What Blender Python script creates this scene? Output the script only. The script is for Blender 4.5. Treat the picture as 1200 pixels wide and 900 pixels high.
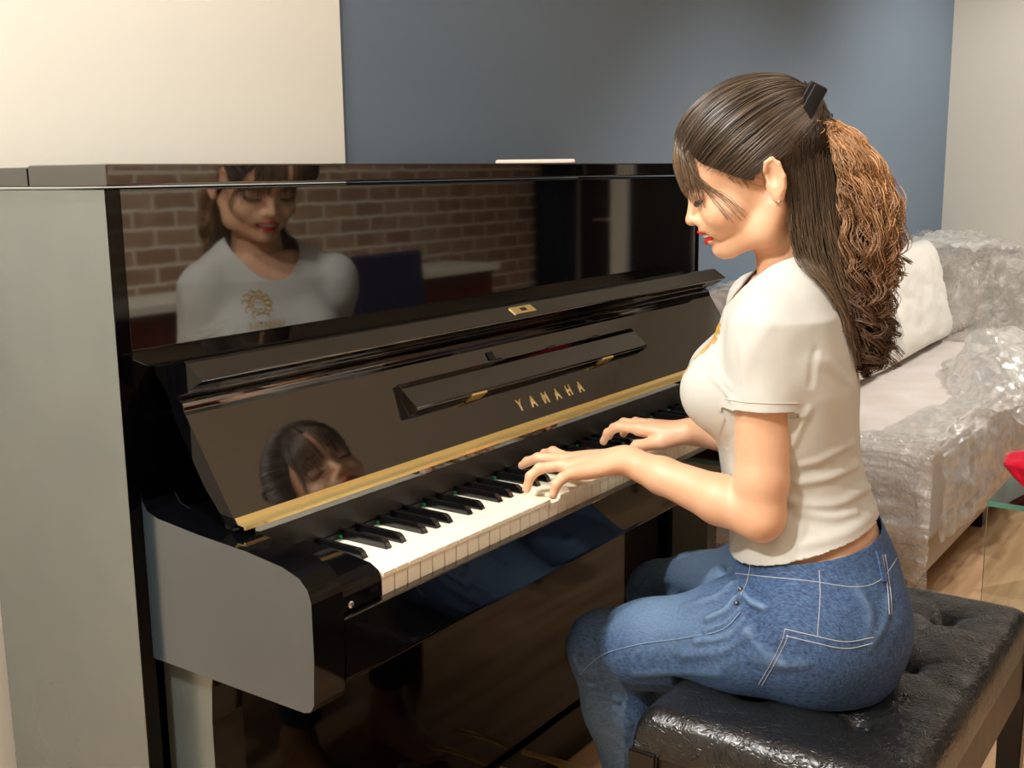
import bpy, bmesh, math, random
import numpy as np
from mathutils import Vector, Matrix, noise
from mathutils.bvhtree import BVHTree

for o in list(bpy.data.objects): bpy.data.objects.remove(o)
SC = bpy.context.scene
COL = SC.collection
random.seed(4); RNG = np.random.default_rng(4)
PI = math.pi

# ------------------------------------------------------------------ camera
CAM = np.array([-.7854, -1.1098, 1.1934])
YAW, PITCH, ROLL, FPX = .6134, .1864, -.0122, 1316.8
cy, sy, cp, sp = math.cos(YAW), math.sin(YAW), math.cos(PITCH), math.sin(PITCH)
FW = np.array([cy*cp, sy*cp, -sp]); R0 = np.array([sy, -cy, 0.]); U0 = np.cross(R0, FW)
RT = math.cos(ROLL)*R0 + math.sin(ROLL)*U0
UP = -math.sin(ROLL)*R0 + math.cos(ROLL)*U0
cd = bpy.data.cameras.new('camera'); cam = bpy.data.objects.new('camera', cd); COL.objects.link(cam)
cam.matrix_world = Matrix(((RT[0], UP[0], -FW[0], CAM[0]), (RT[1], UP[1], -FW[1], CAM[1]), (RT[2], UP[2], -FW[2], CAM[2]), (0, 0, 0, 1)))
cd.sensor_width = 36; cd.lens = FPX*36/1200; cd.clip_start = .02
SC.camera = cam
def pray(x, y):
    d = FW*FPX + RT*(x-600) - UP*(y-450)
    return d/np.linalg.norm(d)

# ------------------------------------------------------------------ light
SC.view_settings.view_transform = 'Standard'; SC.view_settings.look = 'None'
SC.view_settings.exposure = 0.0; SC.view_settings.gamma = 1.0; SC.view_settings.use_curve_mapping = False
W = bpy.data.worlds.new('world'); SC.world = W; W.use_nodes = True
W.node_tree.nodes['Background'].inputs[0].default_value = (1, .97, .92, 1)
W.node_tree.nodes['Background'].inputs[1].default_value = 0.03
def lamp(name, loc, target, power, col, kind='SPOT', size=.05, angle=100, blend=.6):
    l = bpy.data.lights.new(name, kind); l.energy = power; l.color = col
    if kind == 'SPOT': l.shadow_soft_size = size; l.spot_size = math.radians(angle); l.spot_blend = blend
    elif kind == 'AREA': l.size = size; l.shape = 'DISK'
    else: l.shadow_soft_size = size
    o = bpy.data.objects.new(name, l); COL.objects.link(o); o.location = loc
    o.rotation_euler = (Vector(target)-Vector(loc)).to_track_quat('-Z', 'Y').to_euler()
    return o
WARM = (1, .975, .935)
lamp('ceiling_spot_piano', (-.35, -.02, 2.50), (.35, -.25, .8), 72, WARM, size=.045, angle=125)
lamp('ceiling_spot_sofa', (2.05, -1.0, 2.50), (2.65, -.4, .3), 92, (1, .965, .92), size=.05, angle=92)
lamp('corner_fill', (3.9, -1.3, 2.50), (4.4, -.6, .8), 135, (1, .97, .93), size=.05, angle=122)  # added fill for the right wall and far end of the sofa
lamp('brick_fill', (1.9, -1.75, 2.50), (1.9, -2.7, .9), 135, WARM, size=.07, angle=125)  # added unseen light that brightens the mirrored bricks
lamp('left_wall_fill', (-1.25, .08, 2.50), (-.9, .2, 1.0), 190, WARM, size=.07, angle=140)  # added fill out of view, brightens the cream wall and piano side
lamp('room_fill', (.3, -1.5, 2.56), (.3, -1.5, 0), 13, (1, .97, .92), 'AREA', size=.9)  # added overhead fill, not a fixture of the room

# ------------------------------------------------------------------ helpers
def prep(o, mat, parent, smooth, angle=35):
    COL.objects.link(o)
    if mat is not None: o.data.materials.append(mat)
    if parent is not None: o.parent = parent
    me = o.data
    if smooth:
        me.polygons.foreach_set('use_smooth', [True]*len(me.polygons))
        if angle: me.set_sharp_from_angle(angle=math.radians(angle))
    return o
def mesh(name, verts, faces, mat=None, parent=None, smooth=True, angle=35):
    me = bpy.data.meshes.new(name)
    me.from_pydata([tuple(map(float, v)) for v in verts], [], [tuple(map(int, f)) for f in faces]); me.update()
    return prep(bpy.data.objects.new(name, me), mat, parent, smooth, angle)
def bmobj(name, bm, mat=None, parent=None, smooth=True, angle=35):
    bmesh.ops.recalc_face_normals(bm, faces=bm.faces)
    me = bpy.data.meshes.new(name); bm.to_mesh(me); bm.free()
    o = prep(bpy.data.objects.new(name, me), mat, parent, smooth, angle)
    if angle: wn(o)
    return o
def wn(o):
    w = o.modifiers.new('weighted normals', 'WEIGHTED_NORMAL'); w.keep_sharp = True; w.weight = 100
def bm_box(bm, lo, hi, bev=0, seg=2):
    r = bmesh.ops.create_cube(bm, size=1)
    vs = r['verts']
    for v in vs:
        v.co = Vector([lo[i] + (v.co[i]+.5)*(hi[i]-lo[i]) for i in range(3)])
    if bev:
        es = list({e for v in vs for e in v.link_edges})
        bmesh.ops.bevel(bm, geom=es, offset=bev, segments=seg, affect='EDGES', profile=.5)
def box(name, lo, hi, mat=None, parent=None, bev=.002, seg=2):
    bm = bmesh.new(); bm_box(bm, lo, hi, bev, seg); return bmobj(name, bm, mat, parent)
def prism(name, prof, a0, a1, mat=None, parent=None, axis='x', bev=.0015, seg=2):
    """profile in (y,z) extruded along x (or (x,y) along z)"""
    bm = bmesh.new()
    def P(q, a): return (a, q[0], q[1]) if axis == 'x' else ((q[0], a, q[1]) if axis == 'y' else (q[0], q[1], a))
    v0 = [bm.verts.new(P(q, a0)) for q in prof]; v1 = [bm.verts.new(P(q, a1)) for q in prof]
    n = len(prof); bm.faces.new(v0); bm.faces.new(v1[::-1])
    for i in range(n): bm.faces.new((v0[i], v1[i], v1[(i+1) % n], v0[(i+1) % n]))
    if bev: bmesh.ops.bevel(bm, geom=list(bm.edges), offset=bev, segments=seg, affect='EDGES', profile=.5, clamp_overlap=True)
    return bmobj(name, bm, mat, parent)
def tube_arrays(paths, radii, sides=5, closed=False):
    """paths: list of (n,3); radii: list of (n,) or float"""
    V, Fc = [], []; base = 0
    ang = np.arange(sides)*2*PI/sides
    for P, r in zip(paths, radii):
        P = np.asarray(P, float); n = len(P)
        r = np.full(n, r) if np.isscalar(r) else np.asarray(r)
        T = np.gradient(P, axis=0); T /= np.linalg.norm(T, axis=1)[:, None]+1e-12
        ref = np.array([0, 0, 1.]) if abs(T[0][2]) < .9 else np.array([1., 0, 0])
        N = np.zeros_like(P); nrm = np.cross(T[0], ref); nrm /= np.linalg.norm(nrm)
        for i in range(n):
            nrm = nrm - T[i]*(nrm@T[i]); nrm /= np.linalg.norm(nrm)+1e-12; N[i] = nrm
        B = np.cross(T, N)
        ring = P[:, None, :] + r[:, None, None]*(np.cos(ang)[None, :, None]*N[:, None, :] + np.sin(ang)[None, :, None]*B[:, None, :])
        V.append(ring.reshape(-1, 3))
        i = np.arange(n-1)[:, None]*sides; j = np.arange(sides)[None, :]; j2 = (j+1) % sides
        q = np.stack([base+i+j, base+i+j2, base+i+sides+j2, base+i+sides+j], -1).reshape(-1, 4)
        Fc.append(q)
        base += n*sides
    return np.concatenate(V), np.concatenate(Fc)
def fast_mesh(name, V, Q, mat=None, parent=None, smooth=True, angle=None):
    me = bpy.data.meshes.new(name); k = Q.shape[1]
    me.vertices.add(len(V)); me.vertices.foreach_set('co', np.asarray(V, np.float32).ravel())
    me.loops.add(Q.size); me.loops.foreach_set('vertex_index', Q.astype(np.int32).ravel())
    me.polygons.add(len(Q)); me.polygons.foreach_set('loop_start', np.arange(0, Q.size, k, dtype=np.int32))
    me.polygons.foreach_set('loop_total', np.full(len(Q), k, np.int32))
    me.update(calc_edges=True); me.validate()
    return prep(bpy.data.objects.new(name, me), mat, parent, smooth, angle)
def tubes(name, paths, radii, mat=None, parent=None, sides=6, caps=False):
    V, Q = tube_arrays(paths, radii, sides)
    return fast_mesh(name, V, Q, mat, parent)
def spline(pts, n):
    """Catmull-Rom through pts"""
    P = np.asarray(pts, float); P = np.vstack([2*P[0]-P[1], P, 2*P[-1]-P[-2]]); m = len(P)-3
    t = np.linspace(0, m-1e-9, n); i = t.astype(int); f = (t-i)[:, None]
    a, b, c, d = P[i], P[i+1], P[i+2], P[i+3]
    return .5*((2*b)+(-a+c)*f+(2*a-5*b+4*c-d)*f*f+(-a+3*b-3*c+d)*f**3)
def empty(name, loc=(0, 0, 0)):
    o = bpy.data.objects.new(name, None); COL.objects.link(o); o.location = loc; o.empty_display_size = .1
    return o
def tag(o, label=None, cat=None, group=None, kind=None):
    if label: o['label'] = label
    if cat: o['category'] = cat
    if group: o['group'] = group
    if kind: o['kind'] = kind
    return o
def struct(o): o['kind'] = 'structure'; return o

# ------------------------------------------------------------------ materials
def lin(c):
    return tuple((v/255/12.92 if v/255 <= .04045 else ((v/255+.055)/1.055)**2.4) for v in c)
def mat(name, col, rough=.5, metal=0., ior=1.5, spec=.5, sss=0., coat=0., bump=None, noise_col=None, alpha=1., trans=0., aniso=0.):
    m = bpy.data.materials.new(name); m.use_nodes = True; nt = m.node_tree; b = nt.nodes['Principled BSDF']
    c = lin(col)+(1,)
    b.inputs['Base Color'].default_value = c; b.inputs['Roughness'].default_value = rough
    b.inputs['Metallic'].default_value = metal; b.inputs['IOR'].default_value = ior
    b.inputs['Specular IOR Level'].default_value = spec
    b.inputs['Coat Weight'].default_value = coat; b.inputs['Transmission Weight'].default_value = trans
    b.inputs['Alpha'].default_value = alpha
    if aniso: b.inputs['Anisotropic'].default_value = aniso
    if sss:
        b.inputs['Subsurface Weight'].default_value = sss; b.inputs['Subsurface Radius'].default_value = (1, .35, .2); b.inputs['Subsurface Scale'].default_value = .006
    tc = nt.nodes.new('ShaderNodeTexCoord')
    if noise_col:
        c2, sc, det = noise_col[0], noise_col[1], noise_col[2]
        st = noise_col[3] if len(noise_col) > 3 else (1, 1, 1)
        mp = nt.nodes.new('ShaderNodeMapping'); mp.inputs['Scale'].default_value = st
        n = nt.nodes.new('ShaderNodeTexNoise'); n.inputs['Scale'].default_value = sc; n.inputs['Detail'].default_value = det
        r = nt.nodes.new('ShaderNodeValToRGB'); r.color_ramp.elements[0].position = .35; r.color_ramp.elements[1].position = .65
        r.color_ramp.elements[0].color = c; r.color_ramp.elements[1].color = lin(c2)+(1,)
        nt.links.new(tc.outputs['Object'], mp.inputs[0]); nt.links.new(mp.outputs[0], n.inputs['Vector'])
        nt.links.new(n.outputs['Fac'], r.inputs[0]); nt.links.new(r.outputs[0], b.inputs['Base Color'])
    if bump:
        sc, strength, dist = bump[:3]; st = bump[3] if len(bump) > 3 else (1, 1, 1)
        mp = nt.nodes.new('ShaderNodeMapping'); mp.inputs['Scale'].default_value = st
        n = nt.nodes.new('ShaderNodeTexNoise'); n.inputs['Scale'].default_value = sc; n.inputs['Detail'].default_value = 5
        bp = nt.nodes.new('ShaderNodeBump'); bp.inputs['Strength'].default_value = strength; bp.inputs['Distance'].default_value = dist
        nt.links.new(tc.outputs['Object'], mp.inputs[0]); nt.links.new(mp.outputs[0], n.inputs['Vector'])
        nt.links.new(n.outputs['Fac'], bp.inputs['Height']); nt.links.new(bp.outputs[0], b.inputs['Normal'])
    return m
M = {}
M['polish'] = mat('black polyester polish', (9, 9, 11), .035, ior=2.35)
M['polish_low'] = mat('black polish dimmed', (6, 6, 8), .05, ior=1.36)  # darker copy of the polish, reflection cut so shaded parts stay dark
M['polish_side'] = mat('scuffed black polish painted sheen', (80, 88, 86), .22, ior=2.4, noise_col=((92, 99, 95), 3, 3))  # grey base puts the wall's sheen into the black; mottling is scuff
M['polish_arm'] = mat('scuffed black polish painted sheen arm', (42, 53, 60), .2, ior=2.2, noise_col=((49, 60, 65), 4, 3))  # arm copy of the greyed polish, with less sheen put into its base
M['satin_black'] = mat('satin black', (30, 28, 27), .45)
M['brass'] = mat('brass', (250, 220, 146), .28, metal=.8)
M['gold_letter'] = mat('gold letter', (236, 208, 150), .35, metal=.45)
M['chrome'] = mat('chrome', (225, 225, 225), .12, metal=1.)
M['ivory'] = mat('ivory keytop', (250, 244, 222), .22)
M['ebony'] = mat('black key', (15, 15, 16), .07, ior=1.8)
M['felt'] = mat('green felt', (20, 150, 110), .9)
M['felt_red'] = mat('red felt', (120, 20, 20), .9)
M['cream'] = mat('cream wall paint', (250, 248, 236), .75, bump=(60, .05, .002))
M['blue'] = mat('slate blue wall paint', (112, 129, 146), .7, bump=(60, .05, .002))
M['white_wall'] = mat('white wall paint', (222, 218, 206), .8, bump=(60, .05, .002))
M['ceiling'] = mat('ceiling white', (228, 222, 208), .9)
M['trim'] = mat('trim white', (225, 220, 205), .5)
M['navy'] = mat('navy chair fabric', (22, 26, 58), .6)
M['redwood'] = mat('red brown wood', (96, 40, 28), .4, noise_col=((70, 28, 20), 14, 4, (1, 1, .1)))
M['dark_door'] = mat('dark door', (18, 18, 20), .4)
M['leather'] = None
M['apron'] = mat('bench dark wood', (62, 48, 36), .45, noise_col=((34, 26, 20), 40, 5, (1, 1, .15)))
M['dark_wood'] = mat('bench leg wood', (24, 17, 14), .3)
M['sofa'] = mat('sofa greige fabric', (208, 201, 196), .85, bump=(300, .15, .001), noise_col=((198, 188, 178), 6, 3))
M['skirt'] = mat('sofa skirt', (190, 172, 148), .7)
M['pillow'] = mat('white pillow paper', (222, 218, 208), .7, bump=(22, .3, .01))
M['skin'] = mat('skin', (234, 188, 154), .45, sss=.25, noise_col=((228, 178, 142), 18, 3), bump=(420, .05, .0006))
M['lips'] = mat('red lips', (205, 42, 36), .3)
M['teeth'] = mat('teeth', (238, 232, 220), .25)
M['nail'] = mat('nail', (232, 178, 160), .25)
M['shirt'] = mat('light grey shirt', (204, 203, 196), .85, bump=(700, .12, .0006))
M['gold_print'] = mat('gold print', (202, 160, 78), .5)
M['thread'] = mat('jeans thread', (186, 190, 196), .7)
M['clip'] = mat('black hair clip', (12, 13, 16), .3)
M['phone'] = mat('phone rose', (236, 205, 190), .3)
M['red_bag'] = mat('red plastic bag', (214, 22, 48), .28, bump=(16, .5, .01))
M['white_plastic'] = mat('white plastic', (238, 234, 230), .35)
M['button'] = mat('rivet', (130, 125, 115), .3, metal=1.)
M['box_grey'] = mat('grey cabinet', (120, 112, 104), .6)
M['curtain'] = mat('dark teal curtain', (22, 34, 48), .8)
def floor_mat():
    m = mat('light wood floor', (206, 170, 132), .32, ior=1.5, noise_col=((178, 140, 104), 9, 6, (.25, 3, 1)))
    return m
M['floor'] = floor_mat()
def glass_mat():
    m = bpy.data.materials.new('clear glass'); m.use_nodes = True; nt = m.node_tree; nt.nodes.clear()
    o = nt.nodes.new('ShaderNodeOutputMaterial'); t = nt.nodes.new('ShaderNodeBsdfTransparent'); g = nt.nodes.new('ShaderNodeBsdfGlossy')
    t.inputs[0].default_value = (.94, .97, .955, 1); g.inputs['Roughness'].default_value = .02
    mx = nt.nodes.new('ShaderNodeMixShader'); fr = nt.nodes.new('ShaderNodeFresnel'); fr.inputs[0].default_value = 1.5
    nt.links.new(fr.outputs[0], mx.inputs[0]); nt.links.new(t.outputs[0], mx.inputs[1]); nt.links.new(g.outputs[0], mx.inputs[2]); nt.links.new(mx.outputs[0], o.inputs[0])
    return m
M['glass'] = glass_mat()
M['glass_edge'] = mat('glass edge teal', (96, 150, 128), .15)
def film_mat(name, white, gloss, rough, bs=18., bd=.01):
    """thin plastic film: mostly clear, some milky scatter, strong glints"""
    m = bpy.data.materials.new(name); m.use_nodes = True; nt = m.node_tree; nt.nodes.clear(); N = nt.nodes.new; Lk = nt.links.new
    o = N('ShaderNodeOutputMaterial'); t = N('ShaderNodeBsdfTransparent'); g = N('ShaderNodeBsdfGlossy'); d = N('ShaderNodeBsdfDiffuse'); tl = N('ShaderNodeBsdfTranslucent')
    g.inputs['Roughness'].default_value = rough
    d.inputs[0].default_value = (.86, .84, .80, 1); tl.inputs[0].default_value = (.86, .84, .80, 1)
    tc = N('ShaderNodeTexCoord'); n = N('ShaderNodeTexNoise'); n.inputs['Scale'].default_value = bs; n.inputs['Detail'].default_value = 6; n.inputs['Distortion'].default_value = 1.5
    Lk(tc.outputs['Object'], n.inputs['Vector'])
    bp = N('ShaderNodeBump'); bp.inputs['Strength'].default_value = 1.; bp.inputs['Distance'].default_value = bd
    Lk(n.outputs['Fac'], bp.inputs['Height'])
    for q in (g, d, tl): Lk(bp.outputs[0], q.inputs['Normal'])
    m1 = N('ShaderNodeMixShader'); m1.inputs[0].default_value = .5; Lk(d.outputs[0], m1.inputs[1]); Lk(tl.outputs[0], m1.inputs[2])
    rp = N('ShaderNodeMapRange'); rp.inputs[1].default_value = .35; rp.inputs[2].default_value = .75; rp.inputs[3].default_value = white*.6; rp.inputs[4].default_value = white*1.6
    Lk(n.outputs['Fac'], rp.inputs[0])
    m2 = N('ShaderNodeMixShader'); Lk(rp.outputs[0], m2.inputs[0]); Lk(t.outputs[0], m2.inputs[1]); Lk(m1.outputs[0], m2.inputs[2])
    fr = N('ShaderNodeFresnel'); fr.inputs[0].default_value = gloss; Lk(bp.outputs[0], fr.inputs['Normal'])
    m3 = N('ShaderNodeMixShader'); cl = N('ShaderNodeMath'); cl.operation = 'MINIMUM'; cl.inputs[1].default_value = .38; Lk(fr.outputs[0], cl.inputs[0]); Lk(cl.outputs[0], m3.inputs[0]); Lk(m2.outputs[0], m3.inputs[1]); Lk(g.outputs[0], m3.inputs[2]); Lk(m3.outputs[0], o.inputs[0])
    return m
M['film'] = film_mat('clear crumpled film', .34, 1.4, .18)
M['film_white'] = film_mat('milky plastic sheet', .6, 1.3, .3, 14, .008)
M['film_silver'] = film_mat('tight stretch wrap', .35, 1.6, .16, 30, .012)
def leather():
    m = mat('black wrinkled leather', (27, 28, 29), .28, ior=1.6); nt = m.node_tree; b = nt.nodes['Principled BSDF']; N = nt.nodes.new; Lk = nt.links.new
    tc = N('ShaderNodeTexCoord'); n1 = N('ShaderNodeTexNoise'); n1.inputs['Scale'].default_value = 9; n1.inputs['Detail'].default_value = 3
    ad = N('ShaderNodeMixRGB'); ad.blend_type = 'ADD'; ad.inputs[0].default_value = .35
    Lk(tc.outputs['Object'], n1.inputs['Vector']); Lk(tc.outputs['Object'], ad.inputs[1]); Lk(n1.outputs['Color'], ad.inputs[2])
    mp = N('ShaderNodeMapping'); mp.inputs['Scale'].default_value = (1, 1.5, 1); Lk(ad.outputs[0], mp.inputs[0])
    n2 = N('ShaderNodeTexNoise'); n2.inputs['Scale'].default_value = 40; n2.inputs['Detail'].default_value = 3; n2.inputs['Distortion'].default_value = 2.2
    try: n2.noise_type = 'RIDGED_MULTIFRACTAL'
    except Exception: pass
    Lk(mp.outputs[0], n2.inputs['Vector'])
    n3 = N('ShaderNodeTexNoise'); n3.inputs['Scale'].default_value = 350; Lk(tc.outputs['Object'], n3.inputs['Vector'])
    b1 = N('ShaderNodeBump'); b1.inputs['Strength'].default_value = .8; b1.inputs['Distance'].default_value = .0025; Lk(n2.outputs['Fac'], b1.inputs['Height'])
    b2 = N('ShaderNodeBump'); b2.inputs['Strength'].default_value = .15; b2.inputs['Distance'].default_value = .001; Lk(n3.outputs['Fac'], b2.inputs['Height']); Lk(b1.outputs[0], b2.inputs['Normal'])
    Lk(b2.outputs[0], b.inputs['Normal']); return m
M['leather'] = leather()
def denim():
    m = mat('blue denim', (50, 84, 134), .8); nt = m.node_tree; b = nt.nodes['Principled BSDF']; N = nt.nodes.new; Lk = nt.links.new
    tc = N('ShaderNodeTexCoord')
    def nz(sc, st, det=3):
        mp = N('ShaderNodeMapping'); mp.inputs['Scale'].default_value = st; Lk(tc.outputs['Object'], mp.inputs[0])
        n = N('ShaderNodeTexNoise'); n.inputs['Scale'].default_value = sc; n.inputs['Detail'].default_value = det; Lk(mp.outputs[0], n.inputs['Vector']); return n
    a = nz(130, (6, 1, 1)); c = nz(130, (1, 1, 6)); d = nz(9, (1, 1, 1))
    mx = N('ShaderNodeMath'); mx.operation = 'ADD'; Lk(a.outputs['Fac'], mx.inputs[0]); Lk(c.outputs['Fac'], mx.inputs[1])
    m2 = N('ShaderNodeMath'); m2.operation = 'MULTIPLY_ADD'; m2.inputs[1].default_value = .35; Lk(d.outputs['Fac'], m2.inputs[0]); Lk(mx.outputs[0], m2.inputs[2])
    r = N('ShaderNodeValToRGB'); r.color_ramp.elements[0].position = .36; r.color_ramp.elements[1].position = .66
    dv = N('ShaderNodeMath'); dv.operation = 'DIVIDE'; dv.inputs[1].default_value = 2.35; Lk(m2.outputs[0], dv.inputs[0]); Lk(dv.outputs[0], r.inputs[0])
    r.color_ramp.elements[0].color = lin((30, 48, 84))+(1,); r.color_ramp.elements[1].color = lin((84, 116, 158))+(1,)
    at = N('ShaderNodeAttribute'); at.attribute_name = 'fade'
    m3 = N('ShaderNodeMixRGB'); m3.blend_type = 'MIX'; m3.inputs[2].default_value = lin((140, 172, 204))+(1,)
    mr = N('ShaderNodeMath'); mr.operation = 'MULTIPLY'; mr.inputs[1].default_value = .6; Lk(at.outputs['Fac'], mr.inputs[0]); Lk(mr.outputs[0], m3.inputs[0]); Lk(r.outputs[0], m3.inputs[1])
    Lk(m3.outputs[0], b.inputs['Base Color'])
    bp = N('ShaderNodeBump'); bp.inputs['Strength'].default_value = .25; bp.inputs['Distance'].default_value = .001; Lk(mx.outputs[0], bp.inputs['Height']); Lk(bp.outputs[0], b.inputs['Normal'])
    return m
M['denim'] = denim()
def brick():
    m = mat('washed brick', (150, 95, 70), .85); nt = m.node_tree; b = nt.nodes['Principled BSDF']; N = nt.nodes.new; Lk = nt.links.new
    tc = N('ShaderNodeTexCoord'); mp = N('ShaderNodeMapping'); mp.inputs['Rotation'].default_value = (PI/2, 0, 0)
    mp2 = N('ShaderNodeMapping'); Lk(tc.outputs['Object'], mp.inputs[0])
    nzd = N('ShaderNodeTexNoise'); nzd.inputs['Scale'].default_value = 14; Lk(tc.outputs['Object'], nzd.inputs['Vector'])
    ad = N('ShaderNodeMixRGB'); ad.blend_type = 'ADD'; ad.inputs[0].default_value = .02; Lk(mp.outputs[0], ad.inputs[1]); Lk(nzd.outputs['Color'], ad.inputs[2])
    k = N('ShaderNodeTexBrick'); k.inputs['Scale'].default_value = 1; k.inputs['Brick Width'].default_value = .215; k.inputs['Row Height'].default_value = .075
    k.inputs['Mortar Size'].default_value = .009; k.inputs['Mortar Smooth'].default_value = .4; k.inputs['Bias'].default_value = -.2
    k.inputs['Color1'].default_value = lin((170, 138, 110))+(1,); k.inputs['Color2'].default_value = lin((142, 106, 82))+(1,); k.inputs['Mortar'].default_value = lin((232, 220, 198))+(1,)
    Lk(ad.outputs[0], k.inputs['Vector'])
    n = N('ShaderNodeTexNoise'); n.inputs['Scale'].default_value = 7; n.inputs['Detail'].default_value = 6; Lk(tc.outputs['Object'], n.inputs['Vector'])
    mx = N('ShaderNodeMixRGB'); mx.inputs[2].default_value = lin((206, 186, 160))+(1,)
    r = N('ShaderNodeMapRange'); r.inputs[1].default_value = .5; r.inputs[2].default_value = .75; r.inputs[4].default_value = .6; Lk(n.outputs['Fac'], r.inputs[0]); Lk(r.outputs[0], mx.inputs[0]); Lk(k.outputs['Color'], mx.inputs[1])
    Lk(mx.outputs[0], b.inputs['Base Color'])
    bp = N('ShaderNodeBump'); bp.inputs['Distance'].default_value = -.01; Lk(k.outputs['Fac'], bp.inputs['Height']); Lk(bp.outputs[0], b.inputs['Normal'])
    return m
M['brick'] = brick()
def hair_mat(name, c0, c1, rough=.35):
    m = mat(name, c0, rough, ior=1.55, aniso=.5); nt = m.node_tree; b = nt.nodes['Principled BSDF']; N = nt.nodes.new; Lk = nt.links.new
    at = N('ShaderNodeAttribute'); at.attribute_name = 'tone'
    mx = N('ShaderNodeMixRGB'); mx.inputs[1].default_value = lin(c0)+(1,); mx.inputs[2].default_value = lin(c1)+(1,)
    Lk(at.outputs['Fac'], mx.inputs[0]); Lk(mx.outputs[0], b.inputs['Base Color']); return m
M['hair'] = hair_mat('dark brown hair', (38, 29, 23), (132, 108, 84), .3)
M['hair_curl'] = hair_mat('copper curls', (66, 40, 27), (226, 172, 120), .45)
def set_attr(o, name, vals):
    a = o.data.attributes.new(name, 'FLOAT', 'POINT'); a.data.foreach_set('value', np.asarray(vals, np.float32))

# ------------------------------------------------------------------ room
X0, X1, Y0, Y1, ZC = -2.5, 5.0, -2.7, .36, 2.62
struct(box('floor', (X0-.1, Y0-.1, -.06), (X1+.1, Y1+.1, 0), M['floor'], bev=0))
struct(box('ceiling', (X0-.1, Y0-.1, ZC), (X1+.1, Y1+.1, ZC+.06), M['ceiling'], bev=0))
XS = .775
struct(box('wall_back', (X0-.1, Y1, 0), (XS, Y1+.1, ZC), M['cream'], bev=0))
struct(box('wall_back_blue', (XS, Y1+.004, 0), (X1+.1, Y1+.1, ZC), M['blue'], bev=0))
struct(box('wall_right', (X1, Y0-.1, 0), (X1+.1, Y1+.1, ZC), M['white_wall'], bev=0))
struct(box('wall_left', (X0-.1, Y0-.1, 0), (X0, Y1+.1, ZC), M['cream'], bev=0))
struct(box('wall_front', (X0-.1, Y0-.1, 0), (X1+.1, Y0, ZC), M['brick'], bev=0))
# door in the right wall: dark leaf, white frame post, lever handle
dr = struct(box('door_1', (X1-.045, -2.075, 0), (X1-.005, -1.35, 2.1), M['dark_door']))
dr2 = struct(box('door_2', (X1-.045, -2.41, 0), (X1-.005, -2.20, 2.1), M['dark_door']))
box('door_handle', (X1-.10, -2.29, .91), (X1-.085, -2.19, .925), M['chrome'], dr2, bev=.004)
box('handle_stem', (X1-.09, -2.205, .905), (X1-.045, -2.19, .93), M['chrome'], dr2, bev=.004)
struct(box('trim_1', (X1-.07, -2.19, 0), (X1, -2.085, 2.16), M['trim']))
# curtain
V, Fc = [], []; nu = 90
for i in range(nu):
    y = -2.69 + .27*i/(nu-1); x = X1-.09+.028*math.sin(i*.75)+.012*math.sin(i*1.9)
    V += [(x, y, .04), (x, y, 2.45)]
for i in range(nu-1): Fc.append((2*i, 2*i+2, 2*i+3, 2*i+1))
cu = mesh('curtain', V, Fc, M['curtain']); sm = cu.modifiers.new('t', 'SOLIDIFY'); sm.thickness = .004
tag(cu, 'dark blue green curtain hanging in the corner, mirrored in the piano panel', 'curtain')
# counter in front of the bricks
ct = empty('counter', (2.4, -2.5, 0)); tag(ct, 'low red brown counter with white top before the brick wall, seen mirrored', 'counter')
def under(o, root): o.matrix_parent_inverse = Matrix.Translation(-root.location); return o
under(box('counter_front', (.2, -2.695, 0.003), (4.02, -2.38, .69), M['redwood'], ct), ct)
under(box('counter_top', (.17, -2.695, .69), (4.05, -2.35, .725), M['trim'], ct, bev=.004), ct)

def navy_chair(x, y, rz):
    r = empty('dining_chair', (x, y, 0)); r.rotation_euler.z = rz
    bm = bmesh.new(); bm_box(bm, (-.215, -.2, .43), (.215, .22, .485), .02, 3); bmobj('seat', bm, M['navy'], r)
    pr = [(.20, .46), (.235, .46), (.275, .875), (.255, .885), (.235, .875)]
    prism('backrest', pr, -.205, .205, M['navy'], r, bev=.008)
    for sx in (-1, 1):
        for s2 in (-1, 1):
            prism('leg', [(s2*.19-.016+(.01 if s2 < 0 else 0), .44), (s2*.19+.016, .44), (s2*.205+.011, 0.002), (s2*.205-.011, 0.002)], sx*.19-.014, sx*.19+.014, M['dark_wood'], r, bev=.002)
    return r
ch = navy_chair(2.62, -1.62, PI*.99)
tag(ch, 'navy blue upholstered dining chair mirrored in the piano upper panel', 'chair')

# ------------------------------------------------------------------ piano
PN = empty('upright_piano', (0.76, .15, 0)); tag(PN, 'glossy black upright piano with open fallboard and keyboard against the wall', 'piano')
def pp(o): return under(o, PN)
PW = 1.525; POL = M['polish']; LOW = M['polish_low']; SID = M['polish_side']
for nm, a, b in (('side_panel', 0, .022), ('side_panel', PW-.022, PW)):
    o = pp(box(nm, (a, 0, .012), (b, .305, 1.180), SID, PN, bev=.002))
    # the thin front edge takes the dimmed polish to stay dark
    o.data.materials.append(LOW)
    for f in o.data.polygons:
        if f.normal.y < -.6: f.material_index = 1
pp(box('lid', (-.006, -.014, 1.183), (PW+.006, .137, 1.208), POL, PN, bev=.003))
o = pp(box('lid', (-.006, .139, 1.183), (PW+.006, .315, 1.206), POL, PN, bev=.003)); 
pp(box('lid_hinge', (0, .1365, 1.2055), (PW, .1395, 1.2085), M['brass'], PN, bev=0))
pp(box('upper_panel', (.0235, .006, .80), (PW-.0235, .026, 1.1785), POL, PN, bev=.0015))
pp(box('lower_panel', (.0235, .03, .115), (PW-.0235, .05, .615), LOW, PN, bev=.0015))
pp(box('bottom_rail', (.0235, .02, .012), (PW-.0235, .06, .112), LOW, PN, bev=.002))
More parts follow.
